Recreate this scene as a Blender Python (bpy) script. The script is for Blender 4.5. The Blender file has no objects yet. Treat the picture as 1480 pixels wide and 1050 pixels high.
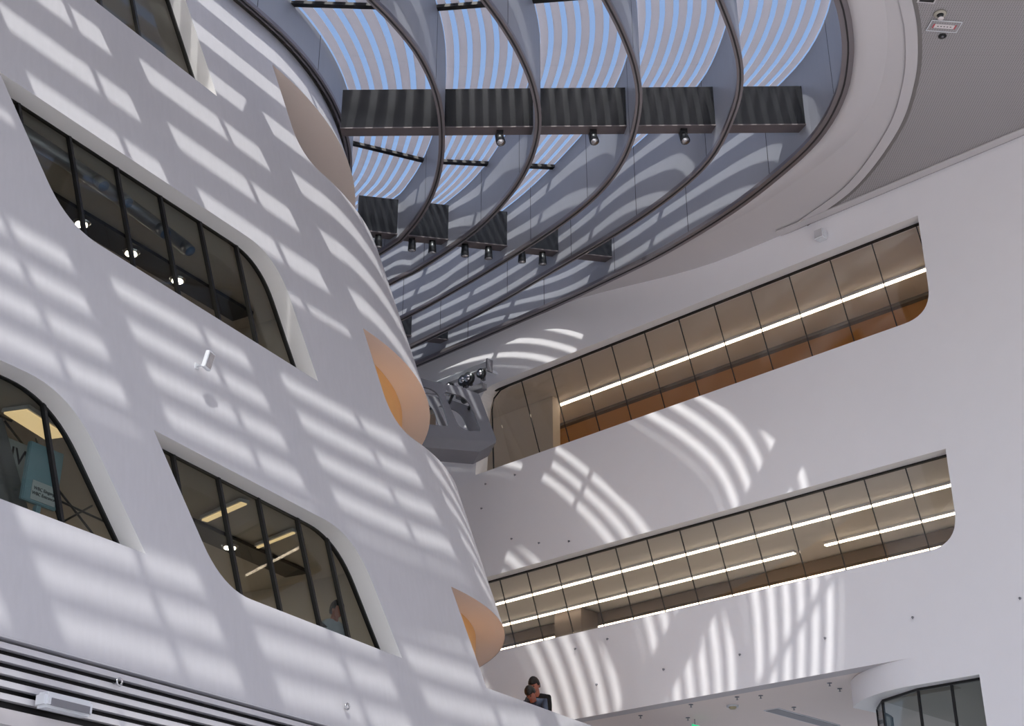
import bpy, bmesh, math, random
from mathutils import Vector, Matrix
from mathutils.geometry import delaunay_2d_cdt

random.seed(7)
S = bpy.context.scene
COL = S.collection

# ------------------------------------------------------------------ camera
PITCH = math.degrees(math.atan(965 / 2000))
cam_d = bpy.data.cameras.new('camera')
cam = bpy.data.objects.new('camera', cam_d)
COL.objects.link(cam)
cam.location = (0, 0, 1.6)
cam.rotation_euler = (math.radians(90 + PITCH), 0, 0)
cam_d.sensor_width = 36
cam_d.lens = 36 * 2000 / 1480
cam_d.clip_end = 500
S.camera = cam

# ------------------------------------------------------------------ sky, sun, exposure
SUN_DIR = Vector((0.04, 0.60, -1.0)).normalized()      # direction the light travels
w = bpy.data.worlds.new('world'); S.world = w
w.use_nodes = True
nt = w.node_tree; nt.nodes.clear()
wo = nt.nodes.new('ShaderNodeOutputWorld'); bg = nt.nodes.new('ShaderNodeBackground')
sky = nt.nodes.new('ShaderNodeTexSky'); sky.sky_type = 'NISHITA'
sky.sun_disc = False
sky.sun_elevation = math.asin(-SUN_DIR.z)
sky.sun_rotation = math.atan2(-SUN_DIR.x, -SUN_DIR.y)
sky.altitude = 200; sky.air_density = 1.0; sky.dust_density = 3.4; sky.ozone_density = 1.0
bg.inputs['Strength'].default_value = 0.25
nt.links.new(sky.outputs[0], bg.inputs[0]); nt.links.new(bg.outputs[0], wo.inputs[0])

sd = bpy.data.lights.new('sun', 'SUN'); sun = bpy.data.objects.new('sun', sd)
COL.objects.link(sun)
sd.energy = 4.3; sd.angle = math.radians(0.65); sd.color = (1.0, 0.965, 0.90)
sun.rotation_euler = SUN_DIR.to_track_quat('-Z', 'Y').to_euler()
sun.location = (-6, -14, 40)

S.view_settings.view_transform = 'Standard'
S.view_settings.look = 'None'
S.view_settings.exposure = 0.24
S.view_settings.gamma = 1.0
S.view_settings.use_curve_mapping = False
S.cycles.max_bounces = 10
S.cycles.diffuse_bounces = 6
S.cycles.transparent_max_bounces = 24
S.cycles.caustics_reflective = False
S.cycles.caustics_refractive = False
S.cycles.sample_clamp_indirect = 4.0
S.cycles.use_denoising = True

# ------------------------------------------------------------------ materials
MATS = {}
def mat(name, col, rough=0.6, metal=0.0, spec=0.3, noise=0.0, scale=8.0, bump=0.0, stretch=None, emit=None, estr=0.0):
    if name in MATS: return MATS[name]
    m = bpy.data.materials.new(name); m.use_nodes = True
    n = m.node_tree.nodes; l = m.node_tree.links
    b = n['Principled BSDF']
    b.inputs['Base Color'].default_value = (*col, 1)
    b.inputs['Roughness'].default_value = rough
    b.inputs['Metallic'].default_value = metal
    b.inputs['Specular IOR Level'].default_value = spec
    if emit:
        b.inputs['Emission Color'].default_value = (*emit, 1)
        b.inputs['Emission Strength'].default_value = estr
    if noise or bump:
        tc = n.new('ShaderNodeTexCoord'); mp = n.new('ShaderNodeMapping')
        if stretch: mp.inputs['Scale'].default_value = stretch
        t = n.new('ShaderNodeTexNoise'); t.inputs['Scale'].default_value = scale; t.inputs['Detail'].default_value = 5
        l.new(tc.outputs['Object'], mp.inputs[0]); l.new(mp.outputs[0], t.inputs[0])
        if noise:
            r = n.new('ShaderNodeMapRange'); r.inputs[3].default_value = 1 - noise; r.inputs[4].default_value = 1 + noise
            mx = n.new('ShaderNodeMix'); mx.data_type = 'RGBA'; mx.blend_type = 'MULTIPLY'; mx.inputs[0].default_value = 1
            mx.inputs[6].default_value = (*col, 1)
            l.new(t.outputs[0], r.inputs[0]); l.new(r.outputs[0], mx.inputs[7]); l.new(mx.outputs[2], b.inputs['Base Color'])
        if bump:
            bp = n.new('ShaderNodeBump'); bp.inputs['Strength'].default_value = bump; bp.inputs['Distance'].default_value = 0.02
            l.new(t.outputs[0], bp.inputs['Height']); l.new(bp.outputs[0], b.inputs['Normal'])
    MATS[name] = m
    return m

def glass(name, tint, refl=0.10, rough=0.0, dirt=0.0, dirtcol=(.8, .8, .8)):
    m = bpy.data.materials.new(name); m.use_nodes = True
    n = m.node_tree.nodes; l = m.node_tree.links; n.clear()
    o = n.new('ShaderNodeOutputMaterial'); mix = n.new('ShaderNodeMixShader')
    tr = n.new('ShaderNodeBsdfTransparent'); tr.inputs[0].default_value = (*tint, 1)
    gl = n.new('ShaderNodeBsdfGlossy'); gl.inputs['Roughness'].default_value = rough
    fr = n.new('ShaderNodeLayerWeight'); fr.inputs[0].default_value = .5
    pw_ = n.new('ShaderNodeMath'); pw_.operation = 'POWER'; pw_.inputs[1].default_value = 4.0
    ad = n.new('ShaderNodeMath'); ad.operation = 'MULTIPLY_ADD'; ad.inputs[1].default_value = .8; ad.inputs[2].default_value = refl; ad.use_clamp = True
    l.new(fr.outputs['Facing'], pw_.inputs[0]); l.new(pw_.outputs[0], ad.inputs[0]); l.new(ad.outputs[0], mix.inputs[0])
    l.new(tr.outputs[0], mix.inputs[1]); l.new(gl.outputs[0], mix.inputs[2])
    out = mix
    if dirt:
        m2 = n.new('ShaderNodeMixShader'); m2.inputs[0].default_value = dirt
        df = n.new('ShaderNodeBsdfDiffuse'); df.inputs[0].default_value = (*dirtcol, 1)
        l.new(mix.outputs[0], m2.inputs[1]); l.new(df.outputs[0], m2.inputs[2]); out = m2
    l.new(out.outputs[0], o.inputs[0])
    MATS[name] = m
    return m

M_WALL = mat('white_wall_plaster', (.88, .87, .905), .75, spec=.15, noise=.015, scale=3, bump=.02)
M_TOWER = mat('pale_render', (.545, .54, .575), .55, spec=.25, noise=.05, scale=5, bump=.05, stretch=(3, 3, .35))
M_REVEAL = mat('white_reveal', (.88, .87, .87), .4, spec=.35, noise=.01, scale=6)
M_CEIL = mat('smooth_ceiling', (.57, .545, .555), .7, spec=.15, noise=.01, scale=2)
M_RECESS = mat('recess_ceiling_paint', (.84, .75, .70), .7, spec=.15, noise=.01, scale=2)
M_SOFFIT = mat('beige_soffit', (.86, .75, .69), .7, spec=.15, noise=.012, scale=2)
M_FLOOR = mat('light_floor', (.68, .67, .66), .45, spec=.3, noise=.04, scale=2)
M_FIN = mat('grey_fin_panel', (.37, .385, .435), .45, metal=.1, spec=.4, noise=.03, scale=6, stretch=(1, 1, .3))
M_FINEDGE = mat('bronze_edge', (.26, .235, .25), .35, metal=.6, spec=.5, noise=.04, scale=10)
M_FINLINE = mat('dark_joint', (.03, .028, .03), .5, noise=.05, scale=9)
M_BEAM = mat('black_beam', (.010, .011, .013), .2, spec=.28, noise=.1, scale=12)
M_BEAMB = mat('brown_beam_underside', (.14, .12, .125), .4, metal=.3, noise=.05, scale=9)
M_BLACK = mat('black_metal', (.012, .012, .013), .4, spec=.4, noise=.1, scale=20)
M_STEEL = mat('steel_grey_paint', (.22, .22, .245), .4, metal=.35, spec=.4, noise=.04, scale=7)
M_CHROME = mat('bright_steel', (.6, .6, .62), .25, metal=1, noise=.03, scale=20)
M_DARKST = mat('dark_steel', (.05, .055, .06), .35, metal=.5, noise=.05, scale=15)
M_BOXW = mat('light_grey_casing', (.70, .72, .76), .4, noise=.02, scale=10)
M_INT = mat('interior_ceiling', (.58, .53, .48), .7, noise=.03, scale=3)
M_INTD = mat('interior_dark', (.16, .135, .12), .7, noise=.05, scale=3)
M_WARM = mat('warm_timber', (.75, .42, .16), .5, noise=.06, scale=3, stretch=(1, 1, 6))
M_AMBW = mat('amber_timber', (.70, .43, .20), .5, noise=.05, scale=3)
M_RIBC = mat('ribbon_ceiling', (.72, .66, .59), .6, noise=.02, scale=3)
M_RIBW = mat('ribbon_wall_ochre', (.78, .55, .33), .6, noise=.03, scale=3)
M_RIBG = mat('grey_gallery_ceiling', (.70, .685, .67), .6, noise=.02, scale=3)
M_RIBGW = mat('grey_gallery_wall', (.34, .31, .29), .6, noise=.03, scale=3)
M_BEIGE = mat('ribbon_wall_beige', (.70, .62, .52), .6, noise=.02, scale=3)
M_STRIP = mat('strip_diffuser', (.9, .85, .78), .5, noise=.01, scale=4, emit=(1, .83, .64), estr=8.0)
M_DOWN = mat('downlight_diffuser', (.9, .85, .78), .5, noise=.01, scale=4, emit=(1, .85, .65), estr=22)
M_AMBER0 = mat('pale_lamp_diffuser', (.9, .88, .8), .5, noise=.01, scale=4, emit=(1, .9, .75), estr=1.0)
M_WARMLAMP = mat('warm_lamp_diffuser', (.9, .8, .6), .5, noise=.01, scale=4, emit=(1, .62, .25), estr=10)
M_DUCT = mat('duct_metal', (.30, .30, .32), .35, metal=.6, noise=.08, scale=8)
M_DUCTBL = mat('duct_mouth_blue', (.10, .16, .28), .4, noise=.05, scale=8)
M_GROOVE = mat('shadow_groove', (.20, .185, .18), .7, noise=.03, scale=5)
M_SLATW = mat('grille_slat_paint', (.60, .59, .62), .5, noise=.02, scale=6)
M_RED = mat('sign_red', (.55, .10, .12), .5, noise=.03, scale=10)
M_SIGN = mat('sign_white', (.75, .70, .70), .5, noise=.02, scale=10)
M_GREEN = mat('exit_green', (.02, .40, .16), .4, noise=.03, scale=10, emit=(.05, .8, .35), estr=.6)
M_BLUEB = mat('pale_blue_board', (.26, .42, .48), .4, noise=.03, scale=5)
M_PAPER = mat('paper_white', (.62, .66, .66), .6, noise=.02, scale=8)
M_CLOTH = mat('grey_banner_cloth', (.24, .23, .23), .8, noise=.05, scale=5)
M_INK = mat('ink', (.02, .02, .03), .6, noise=.05, scale=20)
M_SKIN = mat('skin', (.42, .16, .11), .55, noise=.05, scale=12)
M_HAIR = mat('dark_hair', (.012, .009, .008), .5, noise=.3, scale=60, bump=.4, stretch=(1, 1, .2))
M_NAVY = mat('navy_cloth', (.045, .055, .085), .85, noise=.15, scale=14, bump=.2)
M_BLKC = mat('black_cloth', (.012, .011, .012), .85, noise=.15, scale=14, bump=.2)
M_PALEC = mat('pale_cloth', (.45, .52, .58), .85, noise=.1, scale=14, bump=.2)
M_JEAN = mat('dark_trousers', (.03, .035, .05), .85, noise=.1, scale=14)
M_EYE = mat('eye_dark', (.03, .02, .02), .3, noise=.1, scale=30)
M_LIP = mat('lip', (.36, .10, .09), .5, noise=.05, scale=30)
G_WIN = glass('dark_tinted_glass', (.74, .77, .76), .02)
G_RIB = glass('warm_clear_glass', (.96, .95, .93), .05)
G_SKY = glass('skylight_glass', (.97, .985, .99), .0)

# frit bands printed / laid on the roof glass: pale, slightly see-through
m = bpy.data.materials.new('frit_band'); m.use_nodes = True
n = m.node_tree.nodes; l = m.node_tree.links; n.clear()
o_ = n.new('ShaderNodeOutputMaterial'); mx = n.new('ShaderNodeMixShader'); mx.inputs[0].default_value = .50
df = n.new('ShaderNodeBsdfDiffuse'); df.inputs[0].default_value = (.80, .78, .81, 1)
tl = n.new('ShaderNodeBsdfTranslucent'); tl.inputs[0].default_value = (.60, .58, .61, 1)
nz = n.new('ShaderNodeTexNoise'); nz.inputs['Scale'].default_value = 2
rp = n.new('ShaderNodeMapRange'); rp.inputs[3].default_value = .44; rp.inputs[4].default_value = .56
l.new(nz.outputs[0], rp.inputs[0]); l.new(rp.outputs[0], mx.inputs[0])
l.new(df.outputs[0], mx.inputs[1]); l.new(tl.outputs[0], mx.inputs[2]); l.new(mx.outputs[0], o_.inputs[0])
M_FRIT = m

# perforated acoustic ceiling: rows of small dark holes
m = bpy.data.materials.new('perforated_ceiling'); m.use_nodes = True
n = m.node_tree.nodes; l = m.node_tree.links; b = n['Principled BSDF']
b.inputs['Roughness'].default_value = .75; b.inputs['Specular IOR Level'].default_value = .1
tc = n.new('ShaderNodeTexCoord'); sp = n.new('ShaderNodeSeparateXYZ'); l.new(tc.outputs['Object'], sp.inputs[0])
def _m(op, a, b2=None):
    q = n.new('ShaderNodeMath'); q.operation = op
    for i, v in enumerate((a, b2)):
        if v is None: continue
        if isinstance(v, (int, float)): q.inputs[i].default_value = v
        else: l.new(v, q.inputs[i])
    return q.outputs[0]
def _cell(s):
    f = _m('FRACT', _m('MULTIPLY', s, 26.0)); return _m('POWER', _m('SUBTRACT', f, .5), 2.0)
d2 = _m('ADD', _cell(sp.outputs[0]), _cell(sp.outputs[1]))
hole = _m('LESS_THAN', d2, .055)
mxc = n.new('ShaderNodeMix'); mxc.data_type = 'RGBA'
mxc.inputs[6].default_value = (.38, .36, .365, 1); mxc.inputs[7].default_value = (.19, .18, .18, 1)
l.new(hole, mxc.inputs[0]); l.new(mxc.outputs[2], b.inputs['Base Color'])
M_PERF = m

# ------------------------------------------------------------------ helpers
def obj(name, verts, faces, mt=None, parent=None, smooth=False, mats=None, fm=None):
    me = bpy.data.meshes.new(name)
    me.from_pydata([tuple(v) for v in verts], [], [tuple(f) for f in faces])
    if mats:
        for q in mats: me.materials.append(q)
        if fm: me.polygons.foreach_set('material_index', fm)
    elif mt: me.materials.append(mt)
    if smooth: me.polygons.foreach_set('use_smooth', [True] * len(me.polygons))
    me.validate(); me.update()
    o = bpy.data.objects.new(name, me); COL.objects.link(o)
    if parent: o.parent = parent
    return o

def bobj(name, bm, mt, parent=None, smooth=False):
    me = bpy.data.meshes.new(name); bm.normal_update(); bm.to_mesh(me); bm.free()
    if isinstance(mt, (list, tuple)):
        for q in mt: me.materials.append(q)
    else: me.materials.append(mt)
    if smooth: me.polygons.foreach_set('use_smooth', [True] * len(me.polygons))
    o = bpy.data.objects.new(name, me); COL.objects.link(o)
    if parent: o.parent = parent
    return o

def tag(o, label, cat, group=None):
    o['label'] = label; o['category'] = cat
    if group: o['group'] = group
    return o

def thing(name, label, cat, group=None, loc=(0, 0, 0)):
    o = bpy.data.objects.new(name, None); COL.objects.link(o); o.empty_display_size = .2
    o.location = loc
    return tag(o, label, cat, group)

def struct(o, label=None):
    o['kind'] = 'structure'
    if label: o['label'] = label
    return o

def sroot(name, label):
    o = bpy.data.objects.new(name, None); COL.objects.link(o); o.empty_display_size = .2
    return struct(o, label)

def hexa(c8):
    return c8, [(0, 3, 2, 1), (4, 5, 6, 7), (0, 1, 5, 4), (1, 2, 6, 5), (2, 3, 7, 6), (3, 0, 4, 7)]

def obox(c, ax, ay, az):
    """corners of a box at centre c with half-axis vectors"""
    c, ax, ay, az = map(Vector, (c, ax, ay, az))
    return [c - ax - ay - az, c + ax - ay - az, c + ax + ay - az, c - ax + ay - az,
            c - ax - ay + az, c + ax - ay + az, c + ax + ay + az, c - ax + ay + az]

def box(name, c, ax, ay, az, mt, parent=None, bev=0.0):
    v, f = hexa(obox(c, ax, ay, az))
    o = obj(name, v, f, mt, parent)
    if bev:
        bm = bmesh.new(); bm.from_mesh(o.data)
        bmesh.ops.recalc_face_normals(bm, faces=bm.faces)
        bmesh.ops.bevel(bm, geom=bm.edges[:], offset=bev, segments=2, affect='EDGES')
        bm.to_mesh(o.data); bm.free()
    return o

def frame_of(d, up=Vector((0, 0, 1))):
    d = Vector(d).normalized()
    if abs(d.dot(up)) > .98: up = Vector((1, 0, 0))
    s = d.cross(up).normalized(); u = s.cross(d).normalized()
    return d, s, u

def tube_bm(bm, pts, rad, seg=10, cap=True):
    rings = []
    for i, p in enumerate(pts):
        p = Vector(p)
        a = Vector(pts[max(i - 1, 0)]); c = Vector(pts[min(i + 1, len(pts) - 1)])
        d, s, u = frame_of(c - a)
        r = rad[i] if isinstance(rad, (list, tuple)) else rad
        rings.append([bm.verts.new(p + s * math.cos(t) * r + u * math.sin(t) * r) for t in [2 * math.pi * k / seg for k in range(seg)]])
    for a, c in zip(rings, rings[1:]):
        for k in range(seg):
            bm.faces.new((a[k], a[(k + 1) % seg], c[(k + 1) % seg], c[k]))
    if cap:
        bm.faces.new(list(reversed(rings[0]))); bm.faces.new(rings[-1])

def tube(name, pts, rad, mt, parent=None, seg=10):
    bm = bmesh.new(); tube_bm(bm, pts, rad, seg)
    bmesh.ops.recalc_face_normals(bm, faces=bm.faces)
    return bobj(name, bm, mt, parent, True)

def sweep(name, pts, prof, mt, parent=None, smooth=False, ztop=None, cap=True):
    """closed profile [(side, up)] swept along a horizontal polyline"""
    n_ = len(pts); k_ = len(prof); V = []; F = []
    for i, p in enumerate(pts):
        p = Vector(p)
        d = (Vector(pts[min(i + 1, n_ - 1)]) - Vector(pts[max(i - 1, 0)])); d.z = 0; d.normalize()
        s = Vector((d.y, -d.x, 0))
        for (a, b2) in prof: V.append(p + s * a + Vector((0, 0, ztop - p.z if b2 is None else b2)))
    for i in range(n_ - 1):
        for k in range(k_):
            a = i * k_ + k; b2 = i * k_ + (k + 1) % k_
            F.append((a, b2, b2 + k_, a + k_))
    if cap:
        F.append(tuple(range(k_ - 1, -1, -1))); F.append(tuple((n_ - 1) * k_ + k for k in range(k_)))
    o = obj(name, V, F, mt, parent, smooth)
    return o

def cdt(outer, holes, extra=()):
    """triangulate polygon with holes (2D); extra = interior points"""
    vs = [Vector(p) for p in outer]; faces = [list(range(len(outer)))]
    for h in holes:
        i0 = len(vs); vs += [Vector(p) for p in h]; faces.append(list(range(i0, i0 + len(h))))
    vs += [Vector(p) for p in extra]
    r = delaunay_2d_cdt(vs, [], faces, 2, 1e-5)
    V, T = r[0], r[2]
    def inside(pt, poly):
        x, y = pt; c = False; j = len(poly) - 1
        for i in range(len(poly)):
            xi, yi = poly[i]; xj, yj = poly[j]
            if (yi > y) != (yj > y) and x < (xj - xi) * (y - yi) / (yj - yi) + xi: c = not c
            j = i
        return c
    out = []
    for t in T:
        cx = sum(V[i][0] for i in t) / len(t); cy = sum(V[i][1] for i in t) / len(t)
        if inside((cx, cy), outer) and not any(inside((cx, cy), h) for h in holes): out.append(tuple(t))
    return V, out

def rounded(poly, radii, seg=10):
    """polygon with chosen corners rounded"""
    out = []; n_ = len(poly)
    for i, p in enumerate(poly):
        r = radii[i]; p = Vector(p)
        if not r: out.append(tuple(p)); continue
        a = (Vector(poly[i - 1]) - p).normalized(); c = (Vector(poly[(i + 1) % n_]) - p).normalized()
        for k in range(seg + 1):
            t = k / seg
            q = (p + a * r) * (1 - t) ** 2 + p * 2 * t * (1 - t) + (p + c * r) * t * t
            out.append(tuple(q))
    return out

def densify(poly, step):
    out = []
    for i, p in enumerate(poly):
        p = Vector(p); q = Vector(poly[(i + 1) % len(poly)])
        k = max(1, int((q - p).length / step))
        out += [tuple(p.lerp(q, j / k)) for j in range(k)]
    return out

def crom(pts, step=.25):
    """smooth curve through points, evenly resampled"""
    P = [Vector((p[0], p[1], p[2] if len(p) > 2 else 0)) for p in pts]
    P = [P[0] * 2 - P[1]] + P + [P[-1] * 2 - P[-2]]
    out = []
    for i in range(1, len(P) - 2):
        a, b2, c, d = P[i - 1:i + 3]
        for k in range(16):
            t = k / 16
            out.append(.5 * ((2 * b2) + (c - a) * t + (2 * a - 5 * b2 + 4 * c - d) * t * t + (3 * b2 - a - 3 * c + d) * t ** 3))
    out.append(P[-2])
    return out

def resample(pl, n_):
    L = [0]
    for a, b2 in zip(pl, pl[1:]): L.append(L[-1] + (b2 - a).length)
    out = []; j = 0
    for i in range(n_):
        t = L[-1] * i / (n_ - 1)
        while j < len(L) - 2 and L[j + 1] < t: j += 1
        f = (t - L[j]) / max(1e-9, L[j + 1] - L[j]); out.append(pl[j].lerp(pl[j + 1], f))
    return out

# ------------------------------------------------------------------ layout frames
Z = Vector((0, 0, 1))
D1 = Vector((-0.73021703, 0.68321526, 0))      # along the far wall, to the left
N1 = Vector((-0.68321526, -0.73021703, 0))     # out of the far wall, into the atrium
W0 = Vector((0.0773, 27.9999, 0))
def WP(u, z, off=0.0): return W0 + D1 * u + N1 * off + Z * z

D3 = Vector((0.51659188, 0.85623176, 0))       # along the leaning tower face
N3 = Vector((0.85623176, -0.51659188, 0))      # out of the tower face
T0 = Vector((-.92, 20.26, 7.63)); LEAN = .2; SHEAR = .37
PAR = 6.18                                      # parapet height
def tbase(z):
    dz = z - T0.z
    return T0 + Z * dz - D3 * SHEAR * dz - N3 * LEAN * dz
def trad(z): return 5.6 + (z - 7.63) * .135
def TP(w_, z, off=0.0):
    """point of the tower face: w along, z height, off outwards; rounds off for w > 0"""
    b_ = tbase(z)
    if w_ <= 0 or z < PAR + .02: return b_ + D3 * w_ + N3 * off
    R = trad(z); th = w_ / R
    return b_ + D3 * R * math.sin(th) - N3 * R * (1 - math.cos(th)) + (N3 * math.cos(th) + D3 * math.sin(th)) * off

HC = 15.51     # ceiling height

# ------------------------------------------------------------------ floor
struct(obj('floor', [(-40, -30, 0), (30, -30, 0), (30, 45, 0), (-40, 45, 0), (-40, -30, -.2), (30, -30, -.2), (30, 45, -.2), (-40, 45, -.2)],
           [(0, 1, 2, 3), (7, 6, 5, 4), (0, 4, 5, 1), (1, 5, 6, 2), (2, 6, 7, 3), (3, 7, 4, 0)], M_FLOOR), 'pale polished atrium floor')

# side of the atrium out of view: white wall added to block open-sky light on the tower
struct(obj('wall_side', *hexa([Vector(v) for v in ((15, -14, 0), (15.3, -14, 0), (15.3, 16, 0), (15, 16, 0), (15, -14, 16.2), (15.3, -14, 16.2), (15.3, 16, 16.2), (15, 16, 16.2))]), M_WALL), 'white side wall added on the unseen side of the atrium')

# ------------------------------------------------------------------ wall (far, white, two ribbon openings)
UPZ0, UPZ1, LOZ0, LOZ1 = 12.80, 14.80, 8.66, 10.31
up_poly = rounded([(-9.88, UPZ1), (1.10, UPZ1), (1.22, UPZ0 - .06), (-9.88, UPZ0)], [0, .45, 0, .55])
lo_poly = rounded([(-9.76, LOZ1), (7.0, LOZ1), (7.0, LOZ0), (-9.76, LOZ0)], [0, 0, 0, .55])
sd_poly = [(2.55, UPZ1 + .2), (7.0, UPZ1 + .2), (7.0, 12.4), (2.55, 12.4)]
wall_out = [(-20, HC + .62), (-20, 0), (-9.77, 0), (-9.77, 6.55), (-8.7, 6.55), (-8.7, 6.99), (10, 6.99), (10, HC + .62)]
V2, T2 = cdt(wall_out, [up_poly, lo_poly, sd_poly])
wall_root = sroot('wall_right', 'tall white plaster wall with long ribbon openings')
V = [WP(a, b2) for a, b2 in V2]
obj('wall_face', V, [tuple(reversed(t)) for t in T2], M_WALL, wall_root)
def reveal(name, poly, fn, depth, mt, parent, flip=False):
    n_ = len(poly); V = []; F = []
    for (a, b2) in poly:
        V += [fn(a, b2, 0), fn(a, b2, -depth)]
    for i in range(n_):
        j = (i + 1) % n_; q = (2 * i, 2 * i + 1, 2 * j + 1, 2 * j)
        F.append(q if not flip else tuple(reversed(q)))
    return obj(name, V, F, mt, parent)
wfn = lambda a, b2, o_: WP(a, b2, o_)
for pl in (up_poly, lo_poly, sd_poly): reveal('reveal', pl, wfn, .36, M_REVEAL, wall_root)
# wall underside edge above the recessed lower storey
obj('wall_edge', [WP(-8.7, 6.99), WP(10, 6.99), WP(10, 6.99, -.32), WP(-8.7, 6.99, -.32)], [(0, 1, 2, 3)], M_CEIL, wall_root)

# recessed ceiling under the wall
V = [WP(-8.6, 7.02, -.32), WP(10, 7.02, -.32), WP(10, 7.02, -9), WP(-8.6, 7.02, -9)]
rs = obj('ceiling_recess', V + [v + Z * .3 for v in V], [(0, 1, 2, 3), (7, 6, 5, 4), (0, 4, 5, 1), (1, 5, 6, 2), (2, 6, 7, 3), (3, 7, 4, 0)], M_RECESS)
struct(rs, 'pale ceiling of the recessed storey under the white wall')

# the curved return of the lower right storey, band above its glass
def low_path(t):
    """t metres from the flat wall inwards along the rounded corner"""
    r = 2.0; th = t / r
    return (-8.7 + r * math.sin(th), -r * (1 - math.cos(th)))
pts = [(-9.77, 0)] + [low_path(t) for t in [i * .12 for i in range(17)]]
V = []; F = []
for (u, o_) in pts: V += [WP(u, 6.99, o_), WP(u, 6.55 if True else 0, o_)]
for i in range(len(pts) - 1): F.append((2 * i, 2 * i + 2, 2 * i + 3, 2 * i + 1))
cr = obj('curved_band', V[2:], [tuple(i - 2 for i in f) for f in F[1:]], M_WALL, wall_root, True)
V = []; F = []
for (u, o_) in pts:
    V += [WP(u, 6.55, o_)]
ins = [(-9.77, -.22), (-8.6, -.24), (-7.75, -.62), (-7.35, -1.15), (-7.2, -1.9)]
V += [WP(u, 6.55, o_) for u, o_ in ins]
k0 = len(pts)
bmx = bmesh.new()
vv = [bmx.verts.new(v) for v in V]
bmx.faces.new(vv[:k0] + list(reversed(vv[k0:])))
bmesh.ops.triangulate(bmx, faces=bmx.faces[:])
bobj('band_underside', bmx, M_REVEAL, wall_root)

def window_root(nm, label): return sroot(nm, label)
win5 = window_root('window_5', 'faceted dark glazing tucked under the curved white corner band')
for i in range(len(ins) - 1):
    (u0, a0), (u1, a1) = ins[i], ins[i + 1]
    segs = [(0, .5), (.5, 1)] if i == 0 else [(0, 1)]
    for (s0, s1) in segs:
        p, q = (u0 + (u1 - u0) * s0, a0 + (a1 - a0) * s0), (u0 + (u1 - u0) * s1, a0 + (a1 - a0) * s1)
        A_, B_ = WP(p[0], 0, p[1]), WP(q[0], 0, q[1])
        nrm = (B_ - A_).cross(Z).normalized() * .012
        obj('pane', *hexa([A_ + Z * 4.2 - nrm, B_ + Z * 4.2 - nrm, B_ + Z * 4.2 + nrm, A_ + Z * 4.2 + nrm, A_ + Z * 6.53 - nrm, B_ + Z * 6.53 - nrm, B_ + Z * 6.53 + nrm, A_ + Z * 6.53 + nrm]), G_WIN, win5)
        box('mullion', B_ + Z * 5.36, D1 * .018, N1 * .02, Z * 1.17, M_BLACK, win5)
    dd = (WP(u1, 0, a1) - WP(u0, 0, a0))
    box('head_frame', (WP(u1, 6.53, a1) + WP(u0, 6.53, a0)) / 2, dd / 2, N1 * .025, Z * .022, M_BLACK, win5)

# room behind the corner glazing
for n_, c8, lab in (('ceiling_corner_room', [WP(-12.5, 6.80, -.34), WP(-8.62, 6.80, -.34), WP(-8.62, 6.80, -7), WP(-12.5, 6.80, -7)], 'dim ceiling behind the corner glazing'),
                    ('ceiling_corner_inner', [WP(-8.6, 6.90, -2.2), WP(-6.9, 6.90, -2.2), WP(-6.9, 6.90, -7), WP(-8.6, 6.90, -7)], 'dim inner ceiling behind the corner glazing')):
    struct(obj(n_, *hexa(c8 + [v + Z * .1 for v in c8]), M_INT), lab)
c8 = [WP(-12.5, 0, -7), WP(-6.9, 0, -7), WP(-6.9, 0, -7.2), WP(-12.5, 0, -7.2)]
struct(obj('wall_corner_back', *hexa(c8 + [v + Z * 6.9 for v in c8]), M_INT), 'back wall behind the corner glazing')
c8 = [WP(-12.5, 0, -.34), WP(-12.3, 0, -.34), WP(-12.3, 0, -7), WP(-12.5, 0, -7)]
struct(obj('wall_corner_end', *hexa(c8 + [v + Z * 6.9 for v in c8]), M_INT), 'end wall behind the corner glazing')

# ------------------------------------------------------------------ ribbon windows on the wall
def ribbon(nm, label, z0, z1, joints, uL, uR, lean, mt, roundL=0.0):
    root = window_root(nm, label)
    g0, g1 = -.27, -.27 - lean
    zb = z0 - .25
    us = [uL] + joints + [uR]
    for a, b2 in zip(us, us[1:]):
        a2, b3 = a - .008, b2 + .008
        c = [WP(a2, z1, g0), WP(b3, z1, g0), WP(b3, zb, g1), WP(a2, zb, g1)]
        nv = (c[1] - c[0]).cross(c[3] - c[0]).normalized() * .012
        obj('pane', *hexa([v - nv for v in c] + [v + nv for v in c]), mt, root)
    for a in joints:
        c0, c1 = WP(a, z1, g0), WP(a, zb, g1)
        d, s, u = frame_of(c1 - c0, N1)
        box('joint', (c0 + c1) / 2, d * (c1 - c0).length / 2, s * .007, u * .012, M_DARKST, root)
    box('head_frame', WP((uL + uR) / 2, z1 - .02, g0 + .02), D1 * (uL - uR) / 2, N1 * .03, Z * .014, M_BLACK, root)
    return root
ju = [0.07, -0.81, -1.68, -2.55, -3.44, -4.33, -5.22, -6.1, -6.99, -7.9, -8.79, -9.7]
jl = [-0.07, -0.89, -1.71, -2.47, -3.26, -4.06, -4.84, -5.66, -6.45, -7.25, -8.07, -8.87, -9.68]
r1 = ribbon('window_1', 'upper ribbon of frameless panes glowing amber in the white wall', UPZ0, UPZ1, ju, .95, -10.4, .85, G_RIB)
tube('side_frame', [WP(.97, 12.6, -.34), WP(.97, 14.35, -.26), WP(.90, 14.60, -.25), WP(.70, 14.74, -.25), WP(.4, 14.775, -.25)], .018, M_BLACK, r1)
r2 = ribbon('window_2', 'lower ribbon of frameless panes with three lit strips behind', LOZ0, LOZ1, [4.7, 3.9, 3.1, 2.3, 1.5, .72] + jl, 5.5, -10.3, .7, G_RIB)
r3 = ribbon('window_6', 'short dark pane behind the white pier next to the gantry', 12.4, 15.0, [4.0], 6.8, 2.58, .3, G_RIB)

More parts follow.
